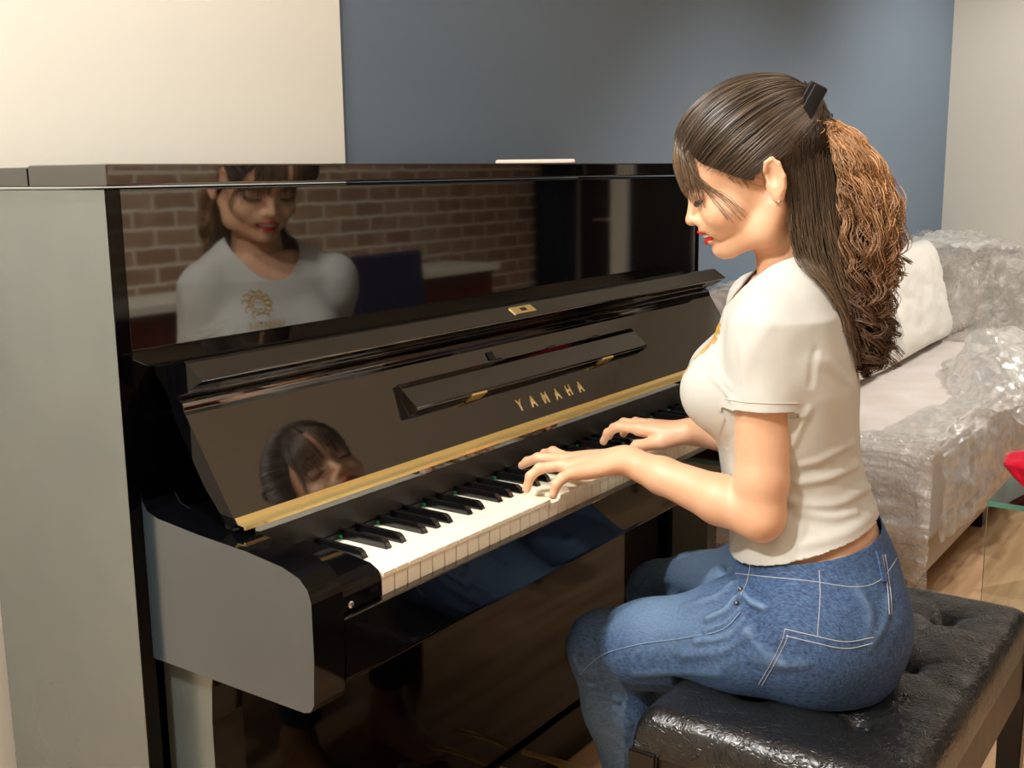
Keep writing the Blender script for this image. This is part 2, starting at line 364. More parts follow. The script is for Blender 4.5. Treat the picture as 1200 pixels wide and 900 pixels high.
pp(box('back_frame', (.0235, .285, .012), (PW-.0235, .303, 1.178), M['satin_black'], PN, bev=0))
# arms (cheeks) with rounded front
arm = [(.0, .831), (-.001, .812), (-.010, .800), (-.028, .7945), (-.10, .788), (-.18, .783), (-.235, .7765), (-.262, .768), (-.274, .757), (-.279, .742), (-.279, .68), (-.276, .625), (-.270, .6155), (-.26, .612), (.0, .612)]
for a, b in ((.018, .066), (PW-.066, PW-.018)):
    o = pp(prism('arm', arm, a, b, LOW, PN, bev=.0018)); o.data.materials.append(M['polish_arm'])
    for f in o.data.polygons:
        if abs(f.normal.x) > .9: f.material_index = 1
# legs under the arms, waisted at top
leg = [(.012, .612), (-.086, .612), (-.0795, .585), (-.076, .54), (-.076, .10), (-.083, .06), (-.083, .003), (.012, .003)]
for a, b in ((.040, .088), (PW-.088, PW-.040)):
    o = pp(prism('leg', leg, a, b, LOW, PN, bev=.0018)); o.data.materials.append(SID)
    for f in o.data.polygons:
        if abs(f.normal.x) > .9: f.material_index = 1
for a, b in ((.030, .095), (PW-.095, PW-.030)):
    pp(box('toe_block', (a, -.24, .003), (b, .018, .055), LOW, PN, bev=.006))
# keybed, key slip, cheek blocks
pp(box('keybed', (.067, -.262, .622), (PW-.067, .005, .694), LOW, PN, bev=.003))
pp(prism('key_slip', [(-.262, .694), (-.262, .7075), (-.279, .7075), (-.279, .640), (-.276, .632), (-.263, .632)], .067, PW-.067, LOW, PN, bev=0))
pp(prism('key_slip_cap', [(-.2622, .7078), (-.2622, .7095), (-.2650, .7108), (-.2765, .7098), (-.2792, .7078)], .067, PW-.067, POL, PN, bev=0))
cb = [(-.15, .694), (-.15, .757), (-.22, .753), (-.255, .749), (-.268, .742), (-.272, .730), (-.272, .712), (-.2635, .712), (-.2635, .694)]
pp(prism('cheek_block', cb, .0665, .1385, LOW, PN, bev=.001))
pp(prism('cheek_block', cb, PW-.1385, PW-.0665, LOW, PN, bev=.001))
for x in (.085, PW-.085):
    bm = bmesh.new(); bmesh.ops.create_uvsphere(bm, u_segments=16, v_segments=8, radius=.0045, matrix=Matrix.Translation((x, -.2728, .7185)) @ Matrix.Diagonal((1, .35, 1, 1))); pp(bmobj('screw', bm, M['chrome'], PN))
# name board strips
pp(box('name_board', (.067, -.141, .746), (PW-.067, -.10, .7830), M['satin_black'], PN, bev=.0008))
pp(box('name_board_cap', (.067, -.1418, .7835), (PW-.067, -.09, .7965), POL, PN, bev=.0006))
pp(box('cheek_block_rear', (.0665, -.1405, .694), (.1385, .004, .790), LOW, PN, bev=.001))
pp(box('cheek_block_rear', (PW-.1385, -.1405, .694), (PW-.0665, .004, .790), LOW, PN, bev=.001))
pp(box('key_felt', (.1385, -.1435, .7385), (PW-.1385, -.1412, .7460), M['satin_black'], PN, bev=0))
# fallboard: plane from A (front, bottom) to B (top)
A = np.array([-.132, .797]); FA = math.radians(33.5); T = np.array([math.sin(FA), math.cos(FA)]); Nn = np.array([-T[1], T[0]])
def fb(s, h): q = A + T*s + Nn*h; return (float(q[0]), float(q[1]))
FX0, FX1 = .049, PW-.046
prof = [fb(0, 0), fb(.149, 0), fb(.153, .003), fb(.158, .0045), fb(.163, .003), fb(.166, .0), fb(.170, 0.), (-.058, .944), (-.068, .952), (-.079, .957),
        (-.0862, .9600), (-.0872, .9630), (-.0605, .9805), (-.057, .9815), (-.053, .9808), (-.004, .9715), (.002, .967), (-.006, .958), (-.020, .947), fb(.150, -.021), fb(.06, -.024), fb(.0, -.016)]
pp(prism('fallboard', prof, FX0, FX1, POL, PN, bev=.0009))
fbo = [o for o in COL.objects if o.name == 'fallboard'][0]; fbo.data.materials.append(LOW)
for f in fbo.data.polygons:
    if abs(f.normal.x) > .8: f.material_index = 1
HG = empty('hinge_dummy'); bpy.data.objects.remove(HG)
pp(prism('brass_hinge', [fb(-.0005, .0006), fb(.0075, .0006), fb(.0075, .0022), fb(.001, .0026), (-.1462, .7975), (-.1462, .7925), (-.1432, .7925), (-.1432, .7963)], FX0, FX1, M['brass'], PN, bev=.0003))
pts = []
for k in range(24):
    x = .08+k*.0593
    bm = bmesh.new(); bmesh.ops.create_uvsphere(bm, u_segments=10, v_segments=6, radius=.0022, matrix=Matrix.Translation((x, -.1464, .7952)) @ Matrix.Diagonal((1, .35, 1, 1)))
    pp(bmobj('hinge_screw', bm, M['brass'], PN))
# music desk folded on fallboard
md = pp(prism('music_desk', [fb(.068, .0035), fb(.070, .018), fb(.074, .0195), fb(.117, .0065), fb(.118, .0035), fb(.114, .0005), fb(.071, .0005)], .405, 1.085, POL, PN, bev=.0012))
for x in (.55, .934):
    pp(prism('desk_hinge', [fb(.0655, .002), fb(.069, .002), fb(.071, .0205), fb(.0675, .0205)], x-.018, x+.018, M['brass'], PN, bev=.0004))
for x in (.652, .808, .952):
    pp(prism('desk_clip', [fb(.1165, .001), fb(.1205, .001), fb(.1205, .0062), fb(.1165, .0080)], x-.011, x+.011, M['chrome'], PN, bev=.0004))
pp(prism('desk_latch', [fb(.122, .0005), fb(.136, .0005), fb(.136, .002), fb(.122, .002)], .637, .653, M['satin_black'], PN, bev=.0003))
# lock plate on the lip
def lip(s_, h): 
    a_, b_ = np.array([-.0872, .9630]), np.array([-.0605, .9805]); t_ = (b_-a_)/np.linalg.norm(b_-a_); n_ = np.array([-t_[1], t_[0]]); q = a_+t_*s_+n_*h; return (float(q[0]), float(q[1]))
lk = pp(prism('lock_plate', [lip(.008, .0001), lip(.025, .0001), lip(.025, .0016), lip(.008, .0016)], .690, .750, M['brass'], PN, bev=.0005))
o = prism('keyhole', [lip(.0130, .0010), lip(.0200, .0010), lip(.0200, .0022), lip(.0130, .0022)], .712, .728, M['satin_black'], lk, bev=.0002)
# maker's name in brass letters
def text_mesh(txt, size, extrude, spacing=1.0, bold=0.):
    c = bpy.data.curves.new('t', 'FONT'); c.body = txt; c.size = size; c.extrude = extrude; c.align_x = 'CENTER'; c.space_character = spacing; c.offset = bold
    o = bpy.data.objects.new('t', c); COL.objects.link(o); dg = bpy.context.evaluated_depsgraph_get(); dg.update()
    me = bpy.data.meshes.new_from_object(o.evaluated_get(dg)); bpy.data.objects.remove(o); return me
xs = np.linspace(.653, .835, 6)
for ch_, x in zip('YAMAHA', xs):
    me = text_mesh(ch_, .0268, .0006, 1, .0008)
    me.transform(Matrix.Diagonal((.78, 1, 1, 1)))
    o = bpy.data.objects.new('letter', me); COL.objects.link(o); me.materials.append(M['gold_letter']); o.parent = PN
    bx = fb(.0285, .0008)
    R = Matrix(((1, 0, 0, x), (0, T[0], Nn[0], bx[0]), (0, T[1], Nn[1], bx[1]), (0, 0, 0, 1)))
    me.transform(R); under(o, PN)
# pedals
for x in (.675, .765, .84):
    P = spline([(x, .06, .10), (x, .01, .105), (x, -.05, .112), (x, -.105, .105), (x, -.125, .095)], 14)
    V, Q = tube_arrays([P], [np.interp(np.linspace(0, 1, 14), [0, .4, .8, 1], [.007, .008, .015, .009])], 12)
    V[:, 2] = (V[:, 2]-.105)*.45+.105
    pp(fast_mesh('pedal', V, Q, M['brass'], PN))
# keys: 52 white, 36 black, each a mesh of its own
KX0, KW = .1400, .02375
wm = []
def white_key_mesh(w):
    bm = bmesh.new(); bm_box(bm, (.0004, -.2725, .7325), (w-.0004, -.142, .7390), .0012, 2)
    bm_box(bm, (.0009, -.2690, .7015), (w-.0009, -.143, .7325), .0005, 1)
    me = bpy.data.meshes.new('white_key'); bm.to_mesh(me); bm.free(); me.materials.append(M['ivory'])
    me.polygons.foreach_set('use_smooth', [True]*len(me.polygons)); me.set_sharp_from_angle(angle=.6); return me
wk = white_key_mesh(KW)
pressed = {15: 1.1, 27: 1.0}
for i in range(52):
    o = bpy.data.objects.new('white_key', wk); COL.objects.link(o); o.parent = PN
    o.matrix_parent_inverse = Matrix.Translation(-PN.location)
    o.location = (KX0+KW*i, 0, 0)
    wn(o)
    if i in pressed:
        a = math.radians(pressed[i]); piv = Vector((0, .08, .72))
        o.matrix_basis = Matrix.Translation((KX0+KW*i, 0, 0)) @ Matrix.Translation(piv) @ Matrix.Rotation(a, 4, 'X') @ Matrix.Translation(-piv)
def black_key_mesh():
    bm = bmesh.new()
    w0, w1 = .0055, .0044
    vs = []
    prof_ = [(-.2225, .7385, w0), (-.2185, .7465, w1+.0004), (-.2135, .7500, w1), (-.142, .7505, w1), (-.142, .7385, w0)]
    L = [bm.verts.new((-w, y, z)) for y, z, w in prof_]; R = [bm.verts.new((w, y, z)) for y, z, w in prof_]
    bm.faces.new(L); bm.faces.new(R[::-1])
    for i in range(5): bm.faces.new((L[i], R[i], R[(i+1) % 5], L[(i+1) % 5]))
    bmesh.ops.bevel(bm, geom=list(bm.edges), offset=.0009, segments=2, affect='EDGES')
    bmesh.ops.recalc_face_normals(bm, faces=bm.faces)
    me = bpy.data.meshes.new('black_key'); bm.to_mesh(me); bm.free(); me.materials.append(M['ebony'])
    me.polygons.foreach_set('use_smooth', [True]*len(me.polygons)); me.set_sharp_from_angle(angle=.6); return me
bk = black_key_mesh()
nb = 0
for i in range(51):
    n = 'ABCDEFG'[i % 7]
    if n in 'ACDFG':
        off = {'A': .002, 'C': -.002, 'D': .002, 'F': -.003, 'G': 0}[n]
        o = bpy.data.objects.new('black_key', bk); COL.objects.link(o); o.parent = PN
        o.matrix_parent_inverse = Matrix.Translation(-PN.location); o.location = (KX0+KW*(i+1)+off, 0, 0)
        wn(o)
        if n in 'CF' or i == 0:
            # scrap of green felt caught beside the sharp
            pp(box('felt_tab', (KX0+KW*(i+1)-.010, -.1475, .7395), (KX0+KW*(i+1)-.006, -.1432, .7440), M['felt'], PN, bev=0))
PNv = PN

# phone on the lid
ph = empty('smartphone', (1.10, .155, 1.208)); ph.rotation_euler.z = -.96
bm = bmesh.new(); bm_box(bm, (-.078, -.036, 0.001), (.078, .036, .0085), .003, 3); bmobj('body', bm, M['phone'], ph)
bm = bmesh.new(); bm_box(bm, (-.075, -.033, .0083), (.075, .033, .0092), .0004, 1); bmobj('screen', bm, M['white_plastic'], ph)
tag(ph, 'pale rose smartphone lying flat on top of the piano lid', 'phone')

# ------------------------------------------------------------------ bench
BN = empty('piano_bench', (.785, -.62, 0)); tag(BN, 'black buttoned leather piano bench with dark wood frame under the pianist', 'bench')
bx0, bx1, by0, by1 = .445, 1.118, -.805, -.435
btn = [(x, y) for x in (.583, .785, .987) for y in (-.695, -.547)]
NX, NY = 150, 86
def cushion_pt(u, v):
    # rounded-rectangle dome
    x = bx0 + (bx1-bx0)*u; y = by0+(by1-by0)*v
    e = min(x-bx0, bx1-x, 1e9); f = min(y-by0, by1-y)
    r = .030
    def rnd(t): return 0 if t >= r else r - math.sqrt(max(r*r-(r-t)**2, 0))
    z = .488 - rnd(e) - rnd(f)*.9
    z += .004*math.sin(PI*u)*math.sin(PI*v)
    for bx, by in btn:
        dx, dy = x-bx, y-by; d = math.hypot(dx, dy)
        z -= .017*math.exp(-(d/.016)**2) + .006*math.exp(-(d/.045)**2)
        if d > .004:
            a = math.atan2(dy, dx); z -= .0022*math.exp(-(d/.05)**2)*max(0, math.cos(a*5+bx*30))**3
    z += .0015*noise.noise(Vector((x*25, y*25, 1)))
    # dent under the sitter
    z -= .003*math.exp(-((x-.70)/.16)**2-((y+.60)/.13)**2)
    return (x, y, max(z, .430))
us = np.unique(np.concatenate([np.linspace(0, .06, 14), np.linspace(.06, .94, 120), np.linspace(.94, 1, 14)]))
vs_ = np.unique(np.concatenate([np.linspace(0, .1, 14), np.linspace(.1, .9, 70), np.linspace(.9, 1, 14)]))
V = [cushion_pt(u, v) for u in us for v in vs_]; nv = len(vs_); nu = len(us)
Fc = [(i*nv+j, (i+1)*nv+j, (i+1)*nv+j+1, i*nv+j+1) for i in range(nu-1) for j in range(nv-1)]
rim = [(i, 0) for i in range(nu)] + [(nu-1, j) for j in range(1, nv)] + [(i, nv-1) for i in range(nu-2, -1, -1)] + [(0, j) for j in range(nv-2, 0, -1)]
b0 = len(V)
for (i, j) in rim:
    x, y, z = V[i*nv+j]; V.append((x, y, .426))
for k in range(len(rim)):
    k2 = (k+1) % len(rim); a_ = rim[k][0]*nv+rim[k][1]; b_ = rim[k2][0]*nv+rim[k2][1]; Fc.append((a_, b0+k, b0+k2, b_))
under(mesh('cushion', V, Fc, M['leather'], BN, angle=60), BN)
for bx, by in btn:
    bm = bmesh.new(); bmesh.ops.create_uvsphere(bm, u_segments=16, v_segments=10, radius=.0085, matrix=Matrix.Translation((bx, by, .470)) @ Matrix.Diagonal((1, 1, .5, 1)))
    under(bmobj('button', bm, M['leather'], BN), BN)
def frame_rail(lo, hi): under(box('rail', lo, hi, M['apron'], BN, bev=.003), BN)
frame_rail((bx0+.03, by0+.002, .345), (bx1-.03, by0+.022, .428))
frame_rail((bx0+.03, by1-.022, .345), (bx1-.03, by1-.002, .428))
frame_rail((bx0+.004, by0+.03, .345), (bx0+.024, by1-.03, .428))
frame_rail((bx1-.024, by0+.03, .345), (bx1-.004, by1-.03, .428))
for x in (bx0+.016, bx1-.016):
    for y in (by0+.016, by1-.016):
        bm = bmesh.new(); s = .0215
        r = bmesh.ops.create_cube(bm, size=1)
        for v in r['verts']:
            k = s if v.co.z > 0 else s*.72
            v.co = Vector((x+v.co.x*2*k, y+v.co.y*2*k, .431 if v.co.z > 0 else .002))
        bmesh.ops.bevel(bm, geom=list(bm.edges), offset=.003, segments=2, affect='EDGES')
        under(bmobj('leg', bm, M['dark_wood'], BN), BN)

# ------------------------------------------------------------------ sofa
SF = empty('sofa', (3.1, 0, 0)); tag(SF, 'long greige sofa wrapped in plastic, behind the pianist and bench', 'sofa')
def sf(o): return under(o, SF)
sf(box('frame', (2.16, -.35, .105), (4.1, .33, .205), M['skirt'], SF, bev=.006))
sf(box('seat', (2.135, -.375, .205), (4.1, .33, .485), M['sofa'], SF, bev=.035, seg=5))
sf(prism('backrest', [(.235, .40), (.35, .40), (.35, .80), (.335, .84), (.29, .845), (.262, .81)], 2.15, 4.1, M['sofa'], SF, bev=.02, seg=4))
for x in (2.22, 3.1, 4.0):
    for y in (-.29, .28): sf(box('foot', (x-.025, y-.025, .002), (x+.025, y+.025, .106), M['dark_wood'], SF, bev=.003))
def cushion(name, w, h, t, m, loc, rot, seed=0, parent=None):
    n = 36; V = []; 
    for s in (1, -1):
        for i in range(n):
            for j in range(n):
                u, v = -1+2*i/(n-1), -1+2*j/(n-1)
                prof = max(0, (1-abs(u)**5)*(1-abs(v)**5))**.5
                pin = 1-.05*(1-abs(v)**2)*0-.04*(u*u*(1-v*v))-.04*(v*v*(1-u*u))
                wr = .012*noise.noise(Vector((u*3+seed, v*3, s*2)))+.006*noise.noise(Vector((u*9+seed, v*9, s*5)))
                V.append((u*w/2*pin, s*(t/2*prof+wr*prof), v*h/2*pin))
    Fc = []
    for s in range(2):
        o_ = s*n*n
        for i in range(n-1):
            for j in range(n-1):
                q = (o_+i*n+j, o_+(i+1)*n+j, o_+(i+1)*n+j+1, o_+i*n+j+1); Fc.append(q if s else q[::-1])
    o = mesh(name, V, Fc, m, parent, angle=None)
    bm = bmesh.new(); bm.from_mesh(o.data); bmesh.ops.remove_doubles(bm, verts=bm.verts, dist=.0005); bm.to_mesh(o.data); bm.free()
    o.data.polygons.foreach_set('use_smooth', [True]*len(o.data.polygons))
    o.location = loc; o.rotation_euler = rot; return o
p1 = cushion('back_cushion', .95, .42, .16, M['pillow'], (3.56, .115, .700), (-.26, 0, .03), 2); tag(p1, 'white wrapped back cushion leaning at the right half of the sofa', 'cushion', 'sofa back cushions')
p2 = cushion('back_cushion', .92, .41, .16, M['pillow'], (2.62, .100, .697), (-.28, 0, 0), 7); tag(p2, 'white wrapped back cushion leaning at the left half of the sofa, behind the pianist', 'cushion', 'sofa back cushions')
# second seat section beyond the sofa, under film
S2 = empty('armchair', (4.55, -.1, 0)); tag(S2, 'pale armchair wrapped in film beyond the sofa by the right wall', 'armchair')
under(box('seat', (4.15, -.55, .12), (4.93, .30, .46), M['sofa'], S2, bev=.03, seg=4), S2)
under(box('backrest', (4.14, .10, .46), (4.93, .33, .84), M['sofa'], S2, bev=.06, seg=5), S2)
for x in (4.2, 4.88):
    for y in (-.5, .26): under(box('foot', (x-.025, y-.025, .002), (x+.025, y+.025, .122), M['dark_wood'], S2, bev=.003), S2)
cb_ = empty('low_cabinet', (4.8, -.95, 0)); tag(cb_, 'low grey cabinet by the right wall behind the film', 'cabinet')
under(box('body', (4.6, -1.35, .003), (4.97, -.62, .56), M['box_grey'], cb_, bev=.004), cb_)
under(box('top', (4.58, -1.37, .56), (4.985, -.60, .60), M['trim'], cb_, bev=.004), cb_)

def ridged(p, sc, oct=4):
    s, a, f = 0, 1, sc
    for _ in range(oct):
        s += a*(1-abs(noise.noise(Vector((p[0]*f, p[1]*f, p[2]*f))))*2.2); a *= .5; f *= 2.1
    return s
def sheet(name, fn, nu, nv, m, amp, sc, label, cat='plastic film', stretch=(1, 1, 1), grp=None, axis=None, thick=0):
    P = np.array([[fn(i/(nu-1), j/(nv-1)) for j in range(nv)] for i in range(nu)], float)
    du = np.gradient(P, axis=0); dv = np.gradient(P, axis=1); N = np.cross(du, dv); N /= np.linalg.norm(N, axis=2)[..., None]+1e-9
    for i in range(nu):
        for j in range(nv):
            q = P[i, j]; P[i, j] = q + N[i, j]*amp*(ridged((q[0]*stretch[0], q[1]*stretch[1], q[2]*stretch[2]), sc)-.9)
    idx = np.arange(nu*nv).reshape(nu, nv)
    Q = np.stack([idx[:-1, :-1], idx[1:, :-1], idx[1:, 1:], idx[:-1, 1:]], -1).reshape(-1, 4)
    o = fast_mesh(name, P.reshape(-1, 3), Q, m); tag(o, label, cat, grp); return o
def bl(a, b, t): return [a[k]+(b[k]-a[k])*t for k in range(3)]
def pathfn(rows):
    """rows: list of polylines (same length), splined both ways"""
    R = np.array(rows, float); nr, nc = R.shape[:2]
    def fn(u, v):
        x = u*(nr-1); i = min(int(x), nr-2); f = x-i; f = f*f*(3-2*f)
        y = v*(nc-1); j = min(int(y), nc-2); g = y-j
        a = R[i, j]*(1-g)+R[i, j+1]*g; b = R[i+1, j]*(1-g)+R[i+1, j+1]*g
        return a*(1-f)+b*f
    return fn
# tight wrap on the near end of the sofa (rows run along y, columns go up the side and over)
sheet('plastic_wrap', pathfn([[(2.118, y, .10), (2.112, y, .25), (2.112, y, .38), (2.112, y, .46), (2.128, y, .492), (2.165, y, .502)] for y in (-.385, -.30, -.2, -.1, 0, .12, .22)]), 110, 110, M['film_silver'], .010, 13,
      'shiny stretch wrap tight around the near end of the sofa', stretch=(1, .6, 2.4))
# film over front edge of the seat, hanging down
sheet('plastic_film', pathfn([[(x, -.20-.03*k, .495), (x, -.28, .505), (x, -.37, .503), (x+.01, -.405, .46), (x+.02, -.41, .33), (x+.03, -.40, .22-.02*k)] for k, x in enumerate((2.14, 2.45, 2.75, 3.1, 3.5, 3.9))]), 150, 80, M['film_white'], .014, 7,
      'milky plastic sheet hanging over the front edge of the sofa seat', stretch=(.7, 1, 1.6))
sheet('plastic_sheet_heap', pathfn([[(x, y0, .500), (x, y0-.08, .53+h), (x+.02, y0-.16, .55+h), (x+.03, -.44, .53+h*.5), (x+.05, -.52, .42), (x+.05, -.50, .33)] for x, y0, h in ((2.62, -.36, -.02), (2.75, -.28, 0.01), (3.0, -.18, .05), (3.25, -.12, .07), (3.5, -.1, .05), (3.9, -.1, .02))]), 120, 90, M['film_white'], .022, 6,
      'bright crumpled heap of plastic sheet lying on the sofa seat', stretch=(.8, 1, 1))
# film over armchair, sloping to the front
def hz(y): return float(np.interp(y, [-.75, -.5, -.2, .1, .34], [.60, .68, .78, .86, .885]))
sheet('plastic_drape', pathfn([[(4.02, y, .50), (4.03, y, .62), (4.06, y, hz(y)-.07), (4.14, y, hz(y)), (4.5, y-.02, hz(y)+.01), (4.95, y-.05, hz(y)-.05)] for y in (.34, .2, .05, -.1, -.3, -.5, -.7)]), 120, 110, M['film'], .035, 4.5,
      'clear film with bright glints sloping over the armchair beside the back cushion', stretch=(1, 1.6, .8))
sheet('plastic_drape', pathfn([[(3.86, .30-.02*k, .80), (3.9, .27-.03*k, .875), (4.0, .22-.05*k, .905-.006*k), (4.3, .18-.06*k, .915-.012*k), (4.6, .1-.06*k, .90-.02*k), (4.95, .0-.06*k, .82-.03*k)] for k in range(6)]), 110, 80, M['film_white'], .022, 7,
      'folded milky film lying along the top of the armchair back', stretch=(3, 1, .7))
sheet('plastic_drape', pathfn([[(2.15+.2*k, .30, .83), (2.16+.2*k, .25, .868), (2.17+.2*k, .17, .862), (2.18+.2*k, .08, .80), (2.19+.2*k, .03, .70), (2.2+.2*k, .0, .56)] for k in range(6)]), 90, 80, M['film_white'], .012, 9,
      'milky film over the left end of the sofa back, left of the pianist chest', stretch=(1, 1, 1))

# glass table
GT = empty('glass_table', (2.2, -.85, 0)); tag(GT, 'clear glass side table with teal edges between bench and sofa', 'table')
tx0, tx1, ty0, ty1, tz = 1.825, 2.12, -1.25, -.58, .452
def gl(nm, lo, hi):
    o = under(box(nm, lo, hi, M['glass'], GT, bev=0), GT); o.data.materials.append(M['glass_edge'])
    d = [hi[i]-lo[i] for i in range(3)]; thin = d.index(min(d))
    for f in o.data.polygons:
        if abs(f.normal[thin]) < .5: f.material_index = 1
gl('table_top', (tx0, ty0, tz-.012), (tx1+.6, ty1, tz))
gl('side_panel', (tx0, ty0, .002), (tx0+.010, ty1, tz-.0125))
gl('side_panel', (tx1+.59, ty0, .002), (tx1+.6, ty1, tz-.0125))
# red bag on it
V, Fc = [], []; n1, n2 = 40, 28
for i in range(n1):
    u = i/(n1-1); 
    for j in range(n2):
        a = 2*PI*j/n2; w = .10*math.sin(PI*min(u*1.15+.06, 1))**.7+.006; h = .045*math.sin(PI*min(u*1.1+.05, 1))**.8+.004
        x = -.15+.34*u; y = math.cos(a)*w; z = math.sin(a)*h
        k = 1+.45*noise.noise(Vector((x*16, y*16, z*16)))+.25*noise.noise(Vector((x*40, y*40, z*40)))
        V.append((x, y*k, max(z*k+.03+.035*(1-u)**2, .006)))
for i in range(n1-1):
    for j in range(n2): Fc.append((i*n2+j, i*n2+(j+1) % n2, (i+1)*n2+(j+1) % n2, (i+1)*n2+j))
Fc.append(tuple(range(n2))[::-1]); Fc.append(tuple((n1-1)*n2+j for j in range(n2)))
rb = mesh('snack_bag', V, Fc, M['red_bag'], angle=None); rb.location = (1.97, -.735, tz); rb.rotation_euler.z = -1.5
tag(rb, 'crumpled red plastic bag lying on the glass table', 'bag')

# ================================================================== signed distance modelling
class Vol:
    def __init__(s, lo, hi, h):
        s.lo = np.array(lo, float); s.h = h; s.n = np.ceil((np.array(hi)-s.lo)/h).astype(int)+1
        s.f = np.full(s.n, .5, np.float32)
    def sub(s, lo, hi):
        a = np.clip(np.floor((np.array(lo)-s.lo)/s.h).astype(int), 0, s.n); b = np.clip(np.ceil((np.array(hi)-s.lo)/s.h).astype(int)+1, 0, s.n)
        if np.any(b <= a): return None
        ax = [(s.lo[k]+s.h*np.arange(a[k], b[k])).astype(np.float32) for k in range(3)]
        return tuple(slice(a[k], b[k]) for k in range(3)), np.stack(np.meshgrid(*ax, indexing='ij'), -1)
    def apply(s, fn, lo, hi, k=.008, op='u', m=.03):
        r = s.sub(np.array(lo)-m, np.array(hi)+m)
        if r is None: return
        sl, P = r; d = fn(P).astype(np.float32); f = s.f[sl]
        if op == 'u':
            h = np.clip(.5+.5*(f-d)/k, 0, 1); s.f[sl] = f*(1-h)+d*h-k*h*(1-h)
        else:  # subtract
            h = np.clip(.5-.5*(f+d)/k, 0, 1); s.f[sl] = f*(1-h)+(-d)*h+k*h*(1-h)
    def cone(s, a, b, ra, rb, k=.008, op='u'):
        a = np.array(a, float); b = np.array(b, float); ab = b-a; L2 = ab@ab+1e-12
        def fn(P):
            t = np.clip(((P-a)@ab)/L2, 0, 1); return np.linalg.norm(P-a-t[..., None]*ab, axis=-1)-(ra+(rb-ra)*t)
        r = max(ra, rb); s.apply(fn, np.minimum(a, b)-r, np.maximum(a, b)+r, k, op, m=max(.012, k))
    def ell(s, c, R, rad, k=.008, op='u'):
        c = np.array(c, float); rad = np.array(rad, float); R = np.array(R, float)   # rows of R: local axes in world
        def fn(P):
            q = (P-c)@R.T; k0 = np.linalg.norm(q/rad, axis=-1); k1 = np.linalg.norm(q/(rad*rad), axis=-1)+1e-9
            return k0*(k0-1)/k1
        r = max(rad); s.apply(fn, c-r, c+r, k, op, m=max(.012, k))
    def chain(s, pts, rr, k=.006):
        for i in range(len(pts)-1): s.cone(pts[i], pts[i+1], rr[i], rr[i+1], k)
    def surf(s):
        F = s.f; S = F < 0; nx, ny, nz = F.shape
        acc = np.zeros((nx-1, ny-1, nz-1, 3), np.float32); cnt = np.zeros((nx-1, ny-1, nz-1), np.float32)
        cor = [(i, j, k) for i in (0, 1) for j in (0, 1) for k in (0, 1)]
        for a in cor:
            for ax in range(3):
                if a[ax]: continue
                b = list(a); b[ax] = 1
                A_ = F[a[0]:nx-1+a[0], a[1]:ny-1+a[1], a[2]:nz-1+a[2]]; B_ = F[b[0]:nx-1+b[0], b[1]:ny-1+b[1], b[2]:nz-1+b[2]]
                m = (A_ < 0) != (B_ < 0); t = np.where(m, A_/np.where(m, A_-B_, 1), 0)
                cnt += m
                for c in range(3): acc[..., c] += m*(a[c]+(t if c == ax else 0))
        act = cnt > 0; idx = np.full(act.shape, -1, np.int64); idx[act] = np.arange(act.sum())
        ii = np.argwhere(act); V = s.lo + s.h*(ii+acc[act]/cnt[act][:, None])
        Q = []
        for ax in range(3):
            sl0 = [slice(None)]*3; sl1 = [slice(None)]*3; sl0[ax] = slice(0, -1); sl1[ax] = slice(1, None)
            a = S[tuple(sl0)]; b = S[tuple(sl1)]; e = np.argwhere(a != b); sg = a[tuple(e.T)]
            o1, o2 = [(1, 2), (2, 0), (0, 1)][ax]
            ok = (e[:, o1] > 0) & (e[:, o2] > 0) & (e[:, o1] < act.shape[o1]) & (e[:, o2] < act.shape[o2]); e = e[ok]; sg = sg[ok]
            d1 = np.zeros(3, int); d1[o1] = 1; d2 = np.zeros(3, int); d2[o2] = 1
            q = np.stack([idx[tuple((e-d1-d2).T)], idx[tuple((e-d2).T)], idx[tuple(e.T)], idx[tuple((e-d1).T)]], -1)
            q[~sg] = q[~sg][:, ::-1]; Q.append(q)
        return V, np.concatenate(Q)

# ------------------------------------------------------------------ pianist
PE = empty('person', (.70, -.60, 0)); tag(PE, 'young woman in light grey shirt and blue jeans seated playing the piano', 'person')
def ue(o): return under(o, PE)
# head frame
C = np.array([.695, -.516, 1.181]); PH = math.radians(21)
Fh0 = np.array([-.425, .905, 0]); Lh = np.array([-.905, -.425, 0.]); 
Fh = Fh0*math.cos(PH)-np.array([0, 0, 1])*math.sin(PH); Uh = Fh0*math.sin(PH)+np.array([0, 0, 1])*math.cos(PH)
RH = np.array([Fh, Lh, Uh])
def H(f, l, u): return C+f*Fh+l*Lh+u*Uh
# torso frame
MT = np.array([.70, -.49, 0]); Ft = np.array([-.37, .929, 0]); Lt = np.array([-.929, -.37, 0.])
def TB(a, b, z): return MT+a*Ft+b*Lt+np.array([0, 0, z])
